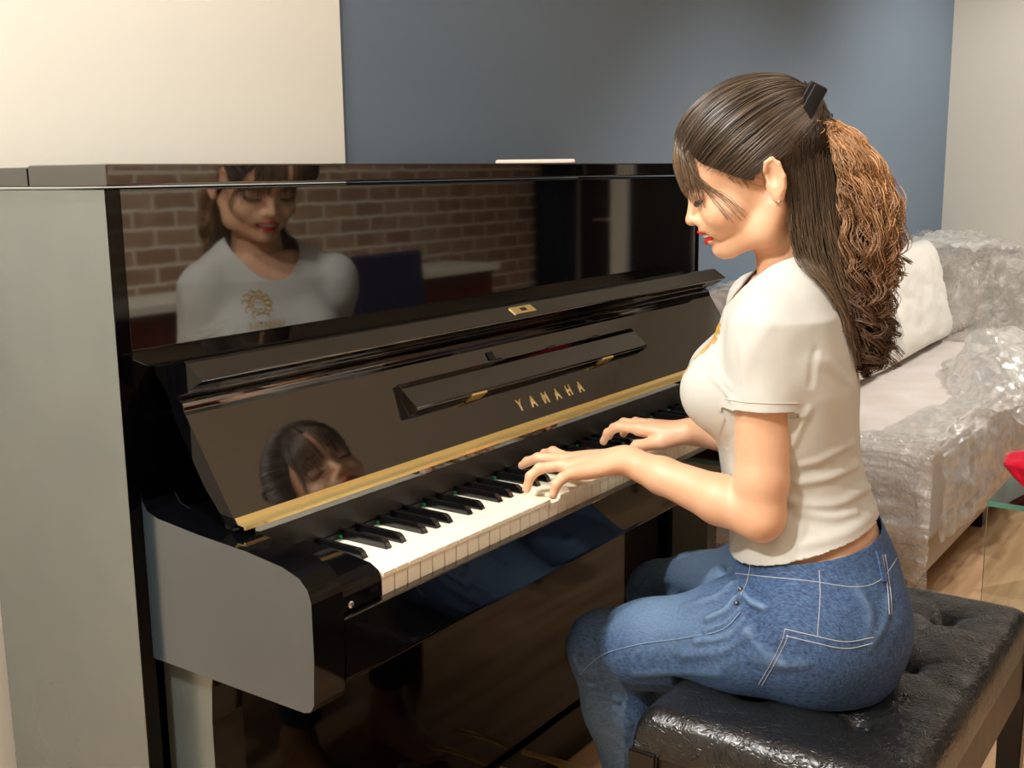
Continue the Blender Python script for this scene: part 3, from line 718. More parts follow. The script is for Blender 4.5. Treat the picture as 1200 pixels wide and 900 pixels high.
# joints
SHL, ELL, WRL = np.array([.596, -.545, .990]), np.array([.575, -.553, .740]), np.array([.588, -.338, .785])
SHR, ELR, WRR = np.array([.825, -.437, .995]), np.array([.872, -.545, .765]), np.array([.772, -.350, .792])
TZ = np.array([.46, .50, .56, .60, .65, .70, .75, .80, .85, .90, .95, 1.00, 1.03, 1.055, 1.075])
TA = np.array([-.10, -.105, -.105, -.102, -.090, -.074, -.058, -.047, -.040, -.037, -.034, -.034, -.036, -.038, -.038])
TD = np.array([.085, .100, .108, .110, .108, .100, .094, .091, .094, .096, .089, .075, .060, .046, .035])
TW = np.array([.15, .168, .178, .175, .156, .134, .120, .124, .137, .148, .152, .145, .105, .065, .045])
def torso_fn(off, zlo, zhi):
    def fn(P):
        z = P[..., 2]; q = P-MT.astype(np.float32); a = q[..., 0]*Ft[0]+q[..., 1]*Ft[1]; b = q[..., 0]*Lt[0]+q[..., 1]*Lt[1]
        ac = np.interp(z, TZ, TA); d = np.interp(z, TZ, TD)+off; w = np.interp(z, TZ, TW)+off
        e = ((np.abs((a-ac)/d))**2.25+(np.abs(b/w))**2.25+1e-9)**(1/2.25)
        dist = (e-1)*np.minimum(d, w)*.95
        return np.maximum(dist, np.maximum(zlo-z, z-zhi))
    return fn
def add_torso(v, off, zlo, zhi, k=.01):
    v.apply(torso_fn(off, zlo, zhi), (.40, -.84, zlo), (1.0, -.26, zhi), k, m=.03)

# ---- body: head and neck
hv = Vol(C-np.array([.16, .16, .20]), C+np.array([.16, .16, .165]), .0021)
def he(c, rad, k=.01, op='u', R=RH): hv.ell(H(*c), R, rad, k, op)
def hc(a, b, ra, rb, k=.008, op='u'): hv.cone(H(*a), H(*b), ra, rb, k, op)
he((.022, 0, .058), (.101, .073, .078))
he((.055, 0, .004), (.062, .058, .070), .02)
he((.078, 0, .045), (.040, .052, .045), .02)
he((-.005, 0, .045), (.075, .068, .065), .02)
for s in (1, -1):
    hc((.016, s*.050, -.030), (.040, s*.042, -.056), .018, .017, .02)
    hc((.040, s*.042, -.056), (.090, s*.012, -.063), .017, .015, .018)
    he((.082, s*.034, -.014), (.030, .025, .026), .014)      # smiling cheeks
    he((.100, s*.022, -.030), (.016, .014, .016), .010)
    hc((.112, s*.012, .033), (.100, s*.040, .036), .008, .007, .012)  # brow
he((.1015, 0, -.0615), (.0155, .017, .0145), .012)
for s in (1, -1):
    hv.ell(H(.120, s*.030, .021), RH, (.013, .017, .010), .008, 'sub')
    he((.1015, s*.031, .018), (.0140, .0160, .0125), .003)        # eyelids, cast down
# nose
hc((.112, 0, .024), (.1275, 0, -.006), .0062, .0070, .008)
he((.1290, 0, -.0105), (.0085, .0085, .0078), .004)
for s in (1, -1):
    he((.1195, s*.0105, -.0135), (.0085, .0060, .0065), .004)
    hv.ell(H(.1235, s*.0058, -.0195), RH, (.0045, .0028, .0028), .002, 'sub')
# mouth
he((.108, 0, -.024), (.015, .026, .014), .010)
he((.1165, 0, -.0285), (.0085, .020, .0050), .004)
he((.1120, 0, -.0465), (.0095, .0165, .0055), .004)
hv.ell(H(.1180, 0, -.0378), RH, (.030, .0245, .0056), .003, 'sub')
for s in (1, -1): hv.ell(H(.100, s*.0245, -.0340), RH, (.006, .006, .0035), .004, 'sub')
# ears
for s in (1, -1):
    ra = np.array([Fh*math.cos(.25)-Uh*math.sin(.25)*0-Lh*s*.25, Lh*s+Fh*.25, Uh]); ra = np.array([v/np.linalg.norm(v) for v in ra])
    he((.008, s*.0765, .006), (.0130, .0075, .0265), .004, 'u', ra)
    he((.013, s*.0755, -.018), (.0090, .0055, .0105), .004, 'u', ra)
    hv.ell(H(.014, s*.0865, .008), ra, (.0095, .0105, .0160), .002, 'sub')
    rim = [H(.018, s*.0785, .018), H(.013, s*.0815, .027), H(.005, s*.0835, .029), H(-.001, s*.0845, .020), H(-.002, s*.0840, .002), H(.004, s*.0810, -.012), H(.011, s*.0790, -.018)]
    hv.chain(rim, [.0028]*7, .003)
    hc((.003, s*.0785, .012), (.005, s*.0765, -.008), .0030, .0035, .003)
    hc((.020, s*.073, -.002), (.020, s*.075, -.010), .0035, .003, .003)
# neck into shoulders
NB = TB(-.046, .0, 1.045)
hv.cone(H(.008, 0, -.030), NB+np.array([0, 0, .0]), .044, .045, .02)
hv.cone(NB, TB(-.045, 0, .97), .045, .065, .02)
V1, Q1 = hv.surf()

# ---- body: arms and hands
def finger(v, pts, r0=.0083, r1=.0062):
    n = len(pts); v.chain(pts, list(np.linspace(r0, r1, n)), .004)
def lerp(a, b, t): return np.array(a)*(1-t)+np.array(b)*t
def arm_vol(lo, hi, sh, el, wr, mcps, fingers, thumb):
    v = Vol(lo, hi, .0021)
    up = sh; v.chain([up, lerp(sh, el, .35), lerp(sh, el, .8), el], [.036, .0385, .0345, .0325], .01)
    v.chain([el, lerp(el, wr, .28), lerp(el, wr, .7), lerp(el, wr, .97)], [.0315, .0335, .0255, .0205], .01)
    ax = (wr-el)/np.linalg.norm(wr-el)
    m = np.mean(mcps, axis=0); side = np.array(mcps[0])-np.array(mcps[3]); side /= np.linalg.norm(side)
    d = m-wr; d /= np.linalg.norm(d); side -= d*(side@d); side /= np.linalg.norm(side); up_ = np.cross(side, d)
    if up_[2] < 0: up_ = -up_
    # wrist: wider than thick
    v.ell(wr, np.array([d, side, up_]), (.030, .0255, .0175), .012)
    # palm bones
    for i, q in enumerate(mcps):
        q = np.array(q); base = wr+side*(.015-.010*i)*1.0
        v.cone(base, q-up_*.002, .0125, .0098, .010)
    v.ell(lerp(wr, m, .62)-up_*.004, np.array([d, side, up_]), (.040, .036, .0125), .010)
    # heel of the thumb
    v.chain([wr+side*.013-up_*.004, thumb[0]], [.014, .0125], .008)
    for f_ in fingers: finger(v, f_)
    v.chain(thumb, list(np.linspace(.0110, .0075, len(thumb))), .005)
    return v, up_
# left hand
mL = [(.563, -.258, .782), (.5445, -.262, .7845), (.527, -.276, .782), (.516, -.296, .776)]
fL = [[mL[0], (.580, -.222, .783), (.592, -.199, .774), (.598, -.187, .7625)],
      [mL[1], (.540, -.222, .782), (.545, -.199, .772), (.549, -.187, .7635)],
      [mL[2], (.507, -.246, .777), (.4985, -.236, .766), (.496, -.231, .7475)],
      [mL[3], (.501, -.288, .770), (.4935, -.283, .762), (.4905, -.280, .7470)]]
tL = [(.612, -.305, .778), (.635, -.272, .770), (.648, -.250, .7475)]
# right hand
mR = [(.738, -.280, .7945), (.756, -.276, .7975), (.774, -.281, .795), (.790, -.294, .788)]
fR = [[mR[0], (.737, -.243, .793), (.742, -.222, .780), (.745, -.212, .7635)],
      [mR[1], (.768, -.236, .793), (.777, -.212, .780), (.781, -.201, .7635)],
      [mR[2], (.795, -.243, .790), (.806, -.222, .777), (.812, -.211, .7630)],
      [mR[3], (.816, -.268, .781), (.828, -.254, .769), (.834, -.246, .7475)]]
tR = [(.738, -.322, .779), (.716, -.290, .772), (.706, -.266, .7480)]
lv, upL = arm_vol((.42, -.62, .69), (.68, -.15, 1.06), SHL, ELL, WRL, mL, fL, tL)
V2, Q2 = lv.surf()
rv, upR = arm_vol((.68, -.62, .70), (.93, -.15, 1.06), SHR, ELR, WRR, mR, fR, tR)
V3, Q3 = rv.surf()
# ---- body: trunk, thighs, shins, feet
bv = Vol((.36, -.80, 0.0), (1.02, -.05, 1.06), .006)
add_torso(bv, -.004, .47, 1.05, .02)
bv.cone(SHL, TB(-.04, .08, .99), .032, .04, .02); bv.cone(SHR, TB(-.04, -.08, .99), .032, .04, .02)
HL, HR = np.array([.625, -.610, .572]), np.array([.800, -.560, .572])
KL, KR = np.array([.632, -.282, .468]), np.array([.850, -.265, .480])
AL, AR = np.array([.655, -.375, .095]), np.array([.870, -.330, .095])
for h_, k_, a_ in ((HL, KL, AL), (HR, KR, AR)):
    bv.chain([h_, lerp(h_, k_, .5), k_], [.070, .060, .046], .02)
    bv.chain([k_, lerp(k_, a_, .3), lerp(k_, a_, .75), a_], [.044, .043, .032, .028], .02)
    fd = np.array([-.12, .99, 0]); fd /= np.linalg.norm(fd); sd = np.array([.99, .12, 0])
    hl = a_-fd*.03; hl[2] = .030; bl_ = a_+fd*.11; bl_[2] = .022
    bv.chain([a_, hl], [.028, .028], .02); bv.chain([hl, bl_], [.026, .030], .02); bv.cone(a_, bl_, .026, .026, .02)
    for i in range(5):
        t0 = bl_+sd*(.026-.013*i); bv.cone(t0, t0+fd*(.055-.008*abs(i-1)), .010, .008-.0004*i, .008)
V4, Q4 = bv.surf()
V4[:, 2] = np.where((V4[:, 2] < .497) & (V4[:, 1] < -.42) & (V4[:, 2] > .40), .497+(V4[:, 2]-.497)*.1, V4[:, 2])
off = np.cumsum([0, len(V1), len(V2), len(V3)])
body = fast_mesh('body', np.concatenate([V1, V2, V3, V4]), np.concatenate([Q1, Q2+off[1], Q3+off[2], Q4+off[3]]), M['skin'], PE); ue(body)

# ---- shirt
sv = Vol((.44, -.78, .60), (.96, -.26, 1.10), .0033)
SO = .0075
add_torso(sv, SO, .618, 1.085, .02)
for s in (1, -1):
    sv.ell(TB(.034, s*.062, .893), np.array([Ft, Lt, [0, 0, 1]]), (.069, .062, .062), .028)
sv.ell(TB(.045, 0, .90), np.array([Ft, Lt, [0, 0, 1]]), (.045, .060, .040), .03)
for sh, el, s in ((SHL, ELL, 1), (SHR, ELR, -1)):
    sv.cone(TB(-.045, s*.055, 1.038), sh+np.array([0, 0, -.002]), .036, .042, .03)
    e2 = lerp(sh, el, .52)
    def slv(P, sh=sh, el=el):
        ab = el-sh; L2 = ab@ab; t = np.clip(((P-sh)@ab)/L2, 0, .62); r_ = np.interp(t, [0, .25, .5, .62], [.0455, .0475, .0500, .0505])
        return np.maximum(np.linalg.norm(P-sh-t[..., None]*ab, axis=-1)-r_, ((P-sh)@ab)/math.sqrt(L2)-.443*math.sqrt(L2))
    sv.apply(slv, np.minimum(sh, e2)-.06, np.maximum(sh, e2)+.06, .013)
    sv.cone(TB(-.03, s*.11, .93), sh-np.array([0, 0, .03]), .042, .038, .025)
iv = Vol((.44, -.78, .60), (.96, -.26, 1.06), .0036)
add_torso(iv, SO-.0008, .618, 1.045, .02)
for s in (1, -1):
    iv.ell(TB(.034, s*.062, .893), np.array([Ft, Lt, [0, 0, 1]]), (.0684, .0614, .0614), .028)
for sh, el, s in ((SHL, ELL, 1), (SHR, ELR, -1)):
    iv.cone(TB(-.03, s*.11, .93), sh-np.array([0, 0, .03]), .0412, .0372, .025)
V, Q = sv.surf()
def surf_bvh(V, Q): return BVHTree.FromPolygons([Vector(v) for v in V], [tuple(q) for q in Q])
def ray_hit(bvh, px, py):
    h = bvh.ray_cast(Vector(CAM), Vector(pray(px, py))); return None if h[0] is None else (np.array(h[0]), np.array(h[1]))
def line_on(bvh, pts, n=24, lift=0.):
    P = spline([(a, b, 0) for a, b in pts], n); out = []
    for q in P:
        h = ray_hit(bvh, q[0], q[1])
        if h is not None and (not out or np.linalg.norm(h[0]-out[-1][0]) < .08): out.append(h)
    if len(out) < 2: return np.zeros((0, 3)), np.zeros((0, 3))
    return np.array([o[0]+o[1]*lift for o in out]), np.array([o[1] for o in out])
def vert_normals(V, Q):
    n = np.cross(V[Q[:, 2]]-V[Q[:, 0]], V[Q[:, 3]]-V[Q[:, 1]]); N = np.zeros_like(V)
    for k in range(4): np.add.at(N, Q[:, k], n)
    return N/(np.linalg.norm(N, axis=1)[:, None]+1e-12)
def seg_dist(V, P):
    best = np.full(len(V), 9.)
    for a, b in zip(P[:-1], P[1:]):
        ab = b-a; t = np.clip(((V-a)@ab)/(ab@ab+1e-12), 0, 1); best = np.minimum(best, np.linalg.norm(V-a-t[:, None]*ab, axis=1))
    return best
def folds(V, Q, items):
    """items: (pixel polyline, height, width) laid on the cloth as soft ridges"""
    bvh = surf_bvh(V, Q); N = vert_normals(V, Q); D = np.zeros(len(V))
    for pts, hgt, wd in items:
        P, _ = line_on(bvh, pts, 16)
        if len(P) < 2: continue
        lo, hi = P.min(0)-.04, P.max(0)+.04; m = np.all((V > lo) & (V < hi), axis=1)
        if not m.any(): continue
        d = seg_dist(V[m], P); L = len(P)
        D[m] += hgt*np.exp(-(d/wd)**2)-hgt*.35*np.exp(-(d/(wd*2.2))**2)
    return V+N*D[:, None], D
SF_ = [([(948, 480), (938, 500), (930, 520)], .003, .006),
       ([(1004, 545), (970, 560), (935, 566)], .005, .007), ([(1018, 570), (985, 590), (945, 592), (930, 588)], .0055, .008),
       ([(1004, 600), (975, 606), (935, 600)], .004, .007), ([(1000, 520), (960, 540), (940, 545)], .003, .006), ([(1028, 600), (990, 625), (940, 640)], .003, .009),
       ([(858, 470), (845, 452), (832, 440)], .003, .005), ([(856, 455), (842, 438), (834, 425)], .0025, .0045),
       ([(1000, 455), (975, 430), (960, 420)], .002, .008), ([(950, 450), (952, 430), (956, 412)], -.002, .006),
       ([(900, 380), (880, 410), (872, 440)], .002, .012), ([(866, 400), (872, 440), (874, 468)], .002, .007), ([(850, 520), (858, 560), (856, 600)], .003, .007),
       ([(866, 610), (862, 630), (860, 650)], .002, .006), ([(880, 636), (900, 650)], .002, .006)]
def flare(V, Q): return V+vert_normals(V, Q)*np.array([1, 1, .2])*(.008*np.clip((.705-V[:, 2])/.06, 0, 1)**1.5)[:, None]
V, Dsh = folds(V, Q, SF_); V = flare(V, Q)
Vi, Qi = iv.surf(); Vi, _ = folds(Vi, Qi, [f_ for f_ in SF_ if f_[0][0][0] > 930]); Vi = flare(Vi, Qi)
sh_o = fast_mesh('shirt', V, Q, M['shirt'], PE); ue(sh_o)
bm = bmesh.new(); bm.from_mesh(sh_o.data)
def cut(bm, co, no, test=None, keep_below=True):
    """cut along a plane and drop what lies beyond it (limited to faces passing test)"""
    co, no = Vector(co), Vector(no).normalized()
    geom = [f for f in bm.faces if test is None or test(f.calc_center_median())]
    vs = {v for f in geom for v in f.verts}; es = {e for f in geom for e in f.edges}
    bmesh.ops.bisect_plane(bm, geom=list(geom)+list(es)+list(vs), plane_co=co, plane_no=no, dist=1e-5)
    dele = [f for f in bm.faces if (f.calc_center_median()-co).dot(no) > 0 and (test is None or test(f.calc_center_median()))]
    bmesh.ops.delete(bm, geom=dele, context='FACES')
for sh, el, s_ in ((SHL, ELL, 1), (SHR, ELR, -1)):
    d = (el-sh)/np.linalg.norm(el-sh); tf = torso_fn(SO, .60, 1.09)
    def in_sleeve(p, sh=sh, el=el):
        q = np.array(p); ab = el-sh; t = min(max(((q-sh)@ab)/(ab@ab), 0), 1)
        if t < .2 or np.linalg.norm(q-sh-ab*t) > .064: return False
        for sg in (1, -1):
            if np.linalg.norm(q-TB(.034, sg*.062, .893)) < .069: return False
        return float(tf(q[None].astype(np.float32))[0]) > .003
    cut(bm, lerp(sh, el, .43), d, test=in_sleeve)
# hem: lower in front, riding up at the back
fa = TB(.05, 0, .648); ba = TB(-.20, 0, .728)
dd = ba-fa; nrm = np.cross(dd, Lt); nrm = nrm if nrm[2] < 0 else -nrm
cut(bm, fa, nrm)
# neckline: scooped at front
def neck_g(co):
    q = np.array(co)-MT; b = q@Lt; a = q@Ft
    if q[2] < .955: return 9., a, b
    return math.sqrt(((a+.020)/.068)**2+(b/.068)**2), a, b
bmesh.ops.delete(bm, geom=[f for f in bm.faces if neck_g(f.calc_center_median())[0] < 1], context='FACES')
for v in bm.verts:
    if v.is_boundary and v.co.z > .955:
        g, a, b = neck_g(v.co)
        if .8 < g < 1.2:
            k = 1/g; na, nb = -.020+(a+.020)*k, b*k; z = v.co.z; v.co = Vector(MT+na*Ft+nb*Lt+np.array([0, 0, z]))
# keep biggest island only
seen = set(); best = []
bm.verts.ensure_lookup_table()
for v in bm.verts:
    if v in seen: continue
    st = [v]; seen.add(v); comp = []
    while st:
        x = st.pop(); comp.append(x)
        for e in x.link_edges:
            y = e.other_vert(x)
            if y not in seen: seen.add(y); st.append(y)
    if len(comp) > len(best): best = comp
bs = set(best); bmesh.ops.delete(bm, geom=[v for v in bm.verts if v not in bs], context='VERTS')
def tidy(bm, it=6):
    bmesh.ops.remove_doubles(bm, verts=[v for v in bm.verts if v.is_boundary], dist=.0016)
    for _ in range(it): bmesh.ops.smooth_vert(bm, verts=[v for v in bm.verts if v.is_boundary], factor=.5, use_axis_x=True, use_axis_y=True, use_axis_z=True)
tidy(bm)
BVI = BVHTree.FromPolygons([Vector(v) for v in Vi], [tuple(q) for q in Qi])
for sh, el in ((SHL, ELL), (SHR, ELR)):      # lay the edge under the sleeve down on the side of the shirt
    d = (el-sh)/np.linalg.norm(el-sh); ctr = lerp(sh, el, .443)
    for v in bm.verts:
        if .70 < v.co.z < .96:
            q = np.array(v.co); t = (q-ctr)@d; r_ = np.linalg.norm(q-ctr-d*t)
            if -.002 < t < .12 and r_ < .10:
                h = BVI.find_nearest(v.co, .02)
                if h[0] is not None:
                    sd = (v.co-h[0]).dot(h[1])
                    if v.is_boundary and t > .003: v.co = h[0]-h[1]*.0012
                    elif sd > 0 and t > .003: v.co = h[0]+h[1]*min(sd, .0009)
b2 = bmesh.new(); vv = [b2.verts.new(Vector(q)) for q in Vi]
for q in Qi: b2.faces.new([vv[i] for i in q])
cut(b2, fa+np.array([0, 0, .002]), nrm)
cut(b2, (0, 0, .99), (0, 0, 1)); tidy(b2)
m2 = bpy.data.meshes.new('tmp'); b2.to_mesh(m2); b2.free(); bm.from_mesh(m2); bpy.data.meshes.remove(m2)
bm.to_mesh(sh_o.data); bm.free()
sh_o.data.polygons.foreach_set('use_smooth', [True]*len(sh_o.data.polygons))
sm = sh_o.modifiers.new('thickness', 'SOLIDIFY'); sm.thickness = .0022; sm.offset = -1
me = sh_o.data
VS = np.zeros(len(me.vertices)*3); me.vertices.foreach_get('co', VS); VS = VS.reshape(-1, 3)
BVS = BVHTree.FromPolygons([Vector(v) for v in VS], [tuple(p.vertices) for p in me.polygons])
# sleeve hem seam
def ring_on(bvh, ctr, axis, r, n=60, lift=.0006):
    ax = Vector(axis).normalized(); u = ax.orthogonal().normalized(); w = ax.cross(u); out = []
    for i in range(n+1):
        a = 2*PI*i/n; d = u*math.cos(a)+w*math.sin(a); h = bvh.ray_cast(Vector(ctr)+d*r, -d)
        if h[0] is not None: out.append(np.array(h[0])+np.array(h[1])*lift)
    return np.array(out)
M['shirt_seam'] = mat('shirt seam', (205, 200, 186), .9)
seams = []
for sh, el in ((SHL, ELL), (SHR, ELR)):
    d = (el-sh)/np.linalg.norm(el-sh)
    R_ = ring_on(BVS, lerp(sh, el, .375), d, .054)
    ct_ = lerp(sh, el, .375); R_ = np.array([q for q in R_ if abs(np.linalg.norm(q-ct_)-.0500) < .006])
    if len(R_) > 10: seams += [R_[i:j] for i, j in zip(*(lambda g: ([0]+g, g+[len(R_)]))([i+1 for i in range(len(R_)-1) if np.linalg.norm(R_[i+1]-R_[i]) > .015])) if j-i > 3]
if seams: ue(tubes('sleeve_seam', seams, [.0006]*len(seams), M['shirt_seam'], PE, 4))
# gold print: crest and word on the chest, laid on the cloth
def drape(me, ctr, lift=.0008):
    """project a flat mesh (x right, y up) on chest from the front"""
    for v in me.vertices:
        o = np.array(TB(.22, 0, 0)) ; b = v.co.x; z = v.co.y
        src = TB(.22, ctr[0]-0-b*-1 if False else ctr[0]+b, ctr[1]+z)
        h = BVS.ray_cast(Vector(src), Vector(-Ft)); 
        if h[0] is not None: v.co = h[0]+h[1]*(lift+max(v.co.z, 0))
        else: v.co = Vector(TB(.09, ctr[0]+b, ctr[1]+z))
me = text_mesh('VERSATILE', .0150, .0, 1.05, .0002)
for v in me.vertices: v.co.z = 0
o = bpy.data.objects.new('chest_print', me); COL.objects.link(o); o.parent = PE; me.materials.append(M['gold_print'])
bm = bmesh.new(); bm.from_mesh(me); bmesh.ops.triangulate(bm, faces=bm.faces); bmesh.ops.subdivide_edges(bm, edges=[e for e in bm.edges if e.calc_length() > .004], cuts=2, use_grid_fill=True); bm.to_mesh(me); bm.free()
drape(me, (.040, .919)); ue(o)
# crest of curls around a small head shape
paths = []
for k in range(16):
    a0 = PI*(-.15+1.3*k/15); r0 = .016; P = []
    for t in np.linspace(0, 1, 14):
        r = r0+.020*t; a = a0+.9*t*(1 if k % 2 else -1)*.6; P.append((math.cos(a)*r+.004*math.sin(t*9), math.sin(a)*r*1.0+.004*math.cos(t*9), 0))
    paths.append(np.array(P))
th = np.linspace(0, 2*PI, 26); paths.append(np.stack([np.cos(th)*.014, np.sin(th)*.018-.004, th*0], -1))
paths.append(np.array([(-.007, .002, 0), (-.003, .003, 0)])); paths.append(np.array([(.007, .002, 0), (.003, .003, 0)])); paths.append(np.array([(-.005, -.012, 0), (0, -.014, 0), (.005, -.012, 0)]))
paths.append(np.array([(-.016, -.026, 0), (0, -.022, 0), (.016, -.026, 0)]))
pp2 = []
for P in paths:
    q = []
    for x, z, _ in P:
        h = BVS.ray_cast(Vector(TB(.22, .044+x*.8, .960+z*.72)), Vector(-Ft))
        if h[0] is not None: q.append(np.array(h[0]+h[1]*.0007))
    if len(q) > 1: pp2.append(np.array(q))
ue(tubes('chest_crest', pp2, [.0011]*len(pp2), M['gold_print'], PE, 4))

# ---- jeans
M['faded_seam'] = mat('faded seam', (126, 154, 186), .85)
jv = Vol((.48, -.80, .05), (1.0, -.12, .75), .0036)
JO = .0055
add_torso(jv, JO, .486, .72, .015)
for s in (1, -1):      # seat
    jv.ell(TB(-.127, s*.075, .566), np.array([Ft, Lt, [0, 0, 1]]), (.086, .090, .086), .035)
for h_, k_, a_ in ((HL, KL, AL), (HR, KR, AR)):
    jv.chain([h_, lerp(h_, k_, .3), lerp(h_, k_, .75), k_], [.0885, .0815, .062, .054], .03)
    jv.chain([k_, lerp(k_, a_, .25), lerp(k_, a_, .6), lerp(k_, a_, .93)], [.0565, .0545, .047, .040], .02)
V, Q = jv.surf()
V[:, 2] = np.where((V[:, 2] < .487) & (V[:, 1] < -.43), .487+(V[:, 2]-.487)*.12, V[:, 2])
JF = [([(866, 690), (880, 705), (895, 712)], .006, .006), ([(862, 700), (850, 715), (830, 725)], .006, .007), ([(868, 712), (852, 728), (826, 740)], .005, .006), ([(872, 724), (850, 745), (815, 752)], .0045, .007),
      ([(880, 735), (850, 760), (800, 768)], .0025, .009), ([(715, 812), (702, 806), (690, 800)], .004, .004), ([(725, 822), (706, 814), (688, 812)], .004, .004), ([(716, 830), (730, 840), (738, 850)], .002, .005),
      ([(705, 838), (722, 848), (735, 862)], .002, .005), ([(704, 858), (720, 866), (735, 880)], .002, .005), ([(1040, 700), (1036, 730), (1020, 760)], .002, .008), ([(880, 770), (910, 780), (940, 778)], .002, .01),
      ([(845, 668), (862, 690), (868, 715)], -.006, .007)]
JF = [(p_, h_*1.5, w_*.9) for p_, h_, w_ in JF]+[([(700, 790), (680, 785), (672, 770)], .004, .005), ([(708, 800), (688, 800), (676, 790)], .004, .004), ([(858, 684), (838, 700), (800, 712)], .005, .009), ([(876, 740), (890, 760), (915, 775)], .004, .009),
      ([(745, 790), (790, 788), (840, 790)], .003, .009), ([(1005, 690), (1020, 720), (1015, 750)], .003, .009)]
V, Dj = folds(V, Q, JF)
jo = fast_mesh('jeans', V, Q, M['denim'], PE); ue(jo)
fade = np.exp(-((V[:, 2]-.575)/.05)**2)*np.clip((V[:, 1]+.56)*6, 0, 1)*.8
fade = np.maximum(fade, np.clip(Dj*160, 0, .8)); fade = np.maximum(fade, .55*np.exp(-((V[:, 2]-.36)/.10)**2)*(V[:, 1] > -.34))
bm = bmesh.new(); bm.from_mesh(jo.data); lay = bm.verts.layers.float.new('fade')
bm.verts.ensure_lookup_table()
for v, f_ in zip(bm.verts, fade): v[lay] = float(f_)
fa = TB(.05, 0, .660); ba = TB(-.2, 0, .704); dd = ba-fa; nrm = np.cross(dd, Lt); nrm = nrm if nrm[2] > 0 else -nrm
cut(bm, fa, nrm)
for h_, k_, a_ in ((HL, KL, AL), (HR, KR, AR)):
    cc = Vector(lerp(k_, a_, .86)); cut(bm, cc, a_-k_, test=lambda p, cc=cc: (p-cc).length < .13 and p.z < .25)
bm.to_mesh(jo.data); bm.free()
jo.data.polygons.foreach_set('use_smooth', [True]*len(jo.data.polygons))
sm = jo.modifiers.new('thickness', 'SOLIDIFY'); sm.thickness = .0022; sm.offset = -1
vj = np.zeros(len(jo.data.vertices)*3); jo.data.vertices.foreach_get('co', vj); vj = vj.reshape(-1, 3)
BVJ = BVHTree.FromPolygons([Vector(v) for v in vj], [tuple(p.vertices) for p in jo.data.polygons])
def stitch(name, lines, m='thread', r=.0006, lift=.0005, sides=4):
    ps = []
    for L in lines:
        P, _ = line_on(BVJ, L, 30, lift)
        if len(P) > 2: ps.append(P)
    if ps: return ue(tubes(name, ps, [r]*len(ps), M[m], PE, sides))
pk = stitch('pocket_stitching', [[(889, 802), (905, 775), (917, 750), (920, 737)], [(920, 737), (950, 744), (990, 752), (1023, 747)], [(921, 745), (950, 752), (990, 760), (1022, 754)], [(893, 803), (909, 776), (921, 752), (923, 744)]])
stitch('waistband_stitching', [[(862, 672), (900, 676), (950, 681), (1000, 688), (1028, 682), (1046, 662), (1057, 640)]], r=.0006)
stitch('seam_stitching', [[(960, 668), (961, 700), (958, 745)], [(880, 658), (876, 680), (868, 698)]], r=.0006)
stitch('centre_seam', [[(1034, 650), (1040, 690), (1042, 720)], [(1037, 650), (1043, 690), (1045, 720)]], r=.0006)
stitch('side_seam', [[(868, 717), (846, 738), (800, 748), (750, 755), (705, 768), (680, 790)]], 'faded_seam', r=.0010)
for q in ((868, 691), (863, 707)):
    h = ray_hit(BVJ, *q)
    if h is not None:
        bm = bmesh.new(); bmesh.ops.create_uvsphere(bm, u_segments=12, v_segments=8, radius=.0035, matrix=Matrix.Translation(Vector(h[0]+h[1]*.0005)))
        ue(bmobj('rivet', bm, M['button'], PE))
# belt loops
for pts in ([(918, 659), (919, 666), (918, 674)], [(1027, 646), (1031, 660), (1034, 674), (1036, 682)]):
    P, N_ = line_on(BVJ, pts, 10, .0022)
    if len(P) > 3:
        dT = np.gradient(P, axis=0); S_ = np.cross(N_, dT); S_ /= np.linalg.norm(S_, axis=1)[:, None]; w = .0045
        V = np.concatenate([P-S_*w-N_*.002, P-S_*w+N_*.001, P+S_*w+N_*.001, P+S_*w-N_*.002]); n = len(P)
        Fc = [(k*n+i, k*n+i+1, ((k+1) % 4)*n+i+1, ((k+1) % 4)*n+i) for k in range(4) for i in range(n-1)]
        ue(mesh('belt_loop', V, Fc, M['denim'], PE))

# ---- face details
BVHD = surf_bvh(V1, Q1)
def skin_pt(P, lift):
    h = BVHD.find_nearest(Vector(P)); return np.array(h[0])+np.array(h[1])*lift
def hel(name, c, rad, m, R=RH, seg=24, parent=PE):
    bm = bmesh.new(); bmesh.ops.create_uvsphere(bm, u_segments=seg, v_segments=seg//2, radius=1)
    for v in bm.verts: v.co = Vector(H(*c)+ (np.array(v.co)*np.array(rad))@np.array(R))
    return ue(bmobj(name, bm, M[m], parent, angle=None))
def lip_mesh(name, upper):
    n = 30; m_ = 12; V = []
    for i in range(n+1):
        t = -1+2*i/n; l = t*.0262; tt = 1-abs(t)**2.2
        u = (-.0300-.0030*abs(t)**1.6+.0010*math.cos(t*8)*tt) if upper else (-.0458+.0105*abs(t)**2.0)
        c = skin_pt(H((.1245 if upper else .1215)-.020*t*t, l, u), .0002 if upper else -.0008)
        ru = (.0007+.0017*tt) if upper else (.0007+.0034*tt); rf = .0007+.0022*tt
        for k in range(m_):
            a = 2*PI*k/m_; V.append(c+Fh*math.cos(a)*rf+Uh*math.sin(a)*ru)
    Fc = [(i*m_+k, (i+1)*m_+k, (i+1)*m_+(k+1) % m_, i*m_+(k+1) % m_) for i in range(n) for k in range(m_)]
    Fc.append(tuple(range(m_))); Fc.append(tuple(n*m_+k for k in range(m_)))
    return ue(mesh(name, V, Fc, M['lips'], PE, angle=None))
lip_mesh('upper_lip', True); lip_mesh('lower_lip', False)
hel('teeth', (.1065, 0, -.0372), (.0165, .0190, .0060), 'teeth')
lash, brow = [], []
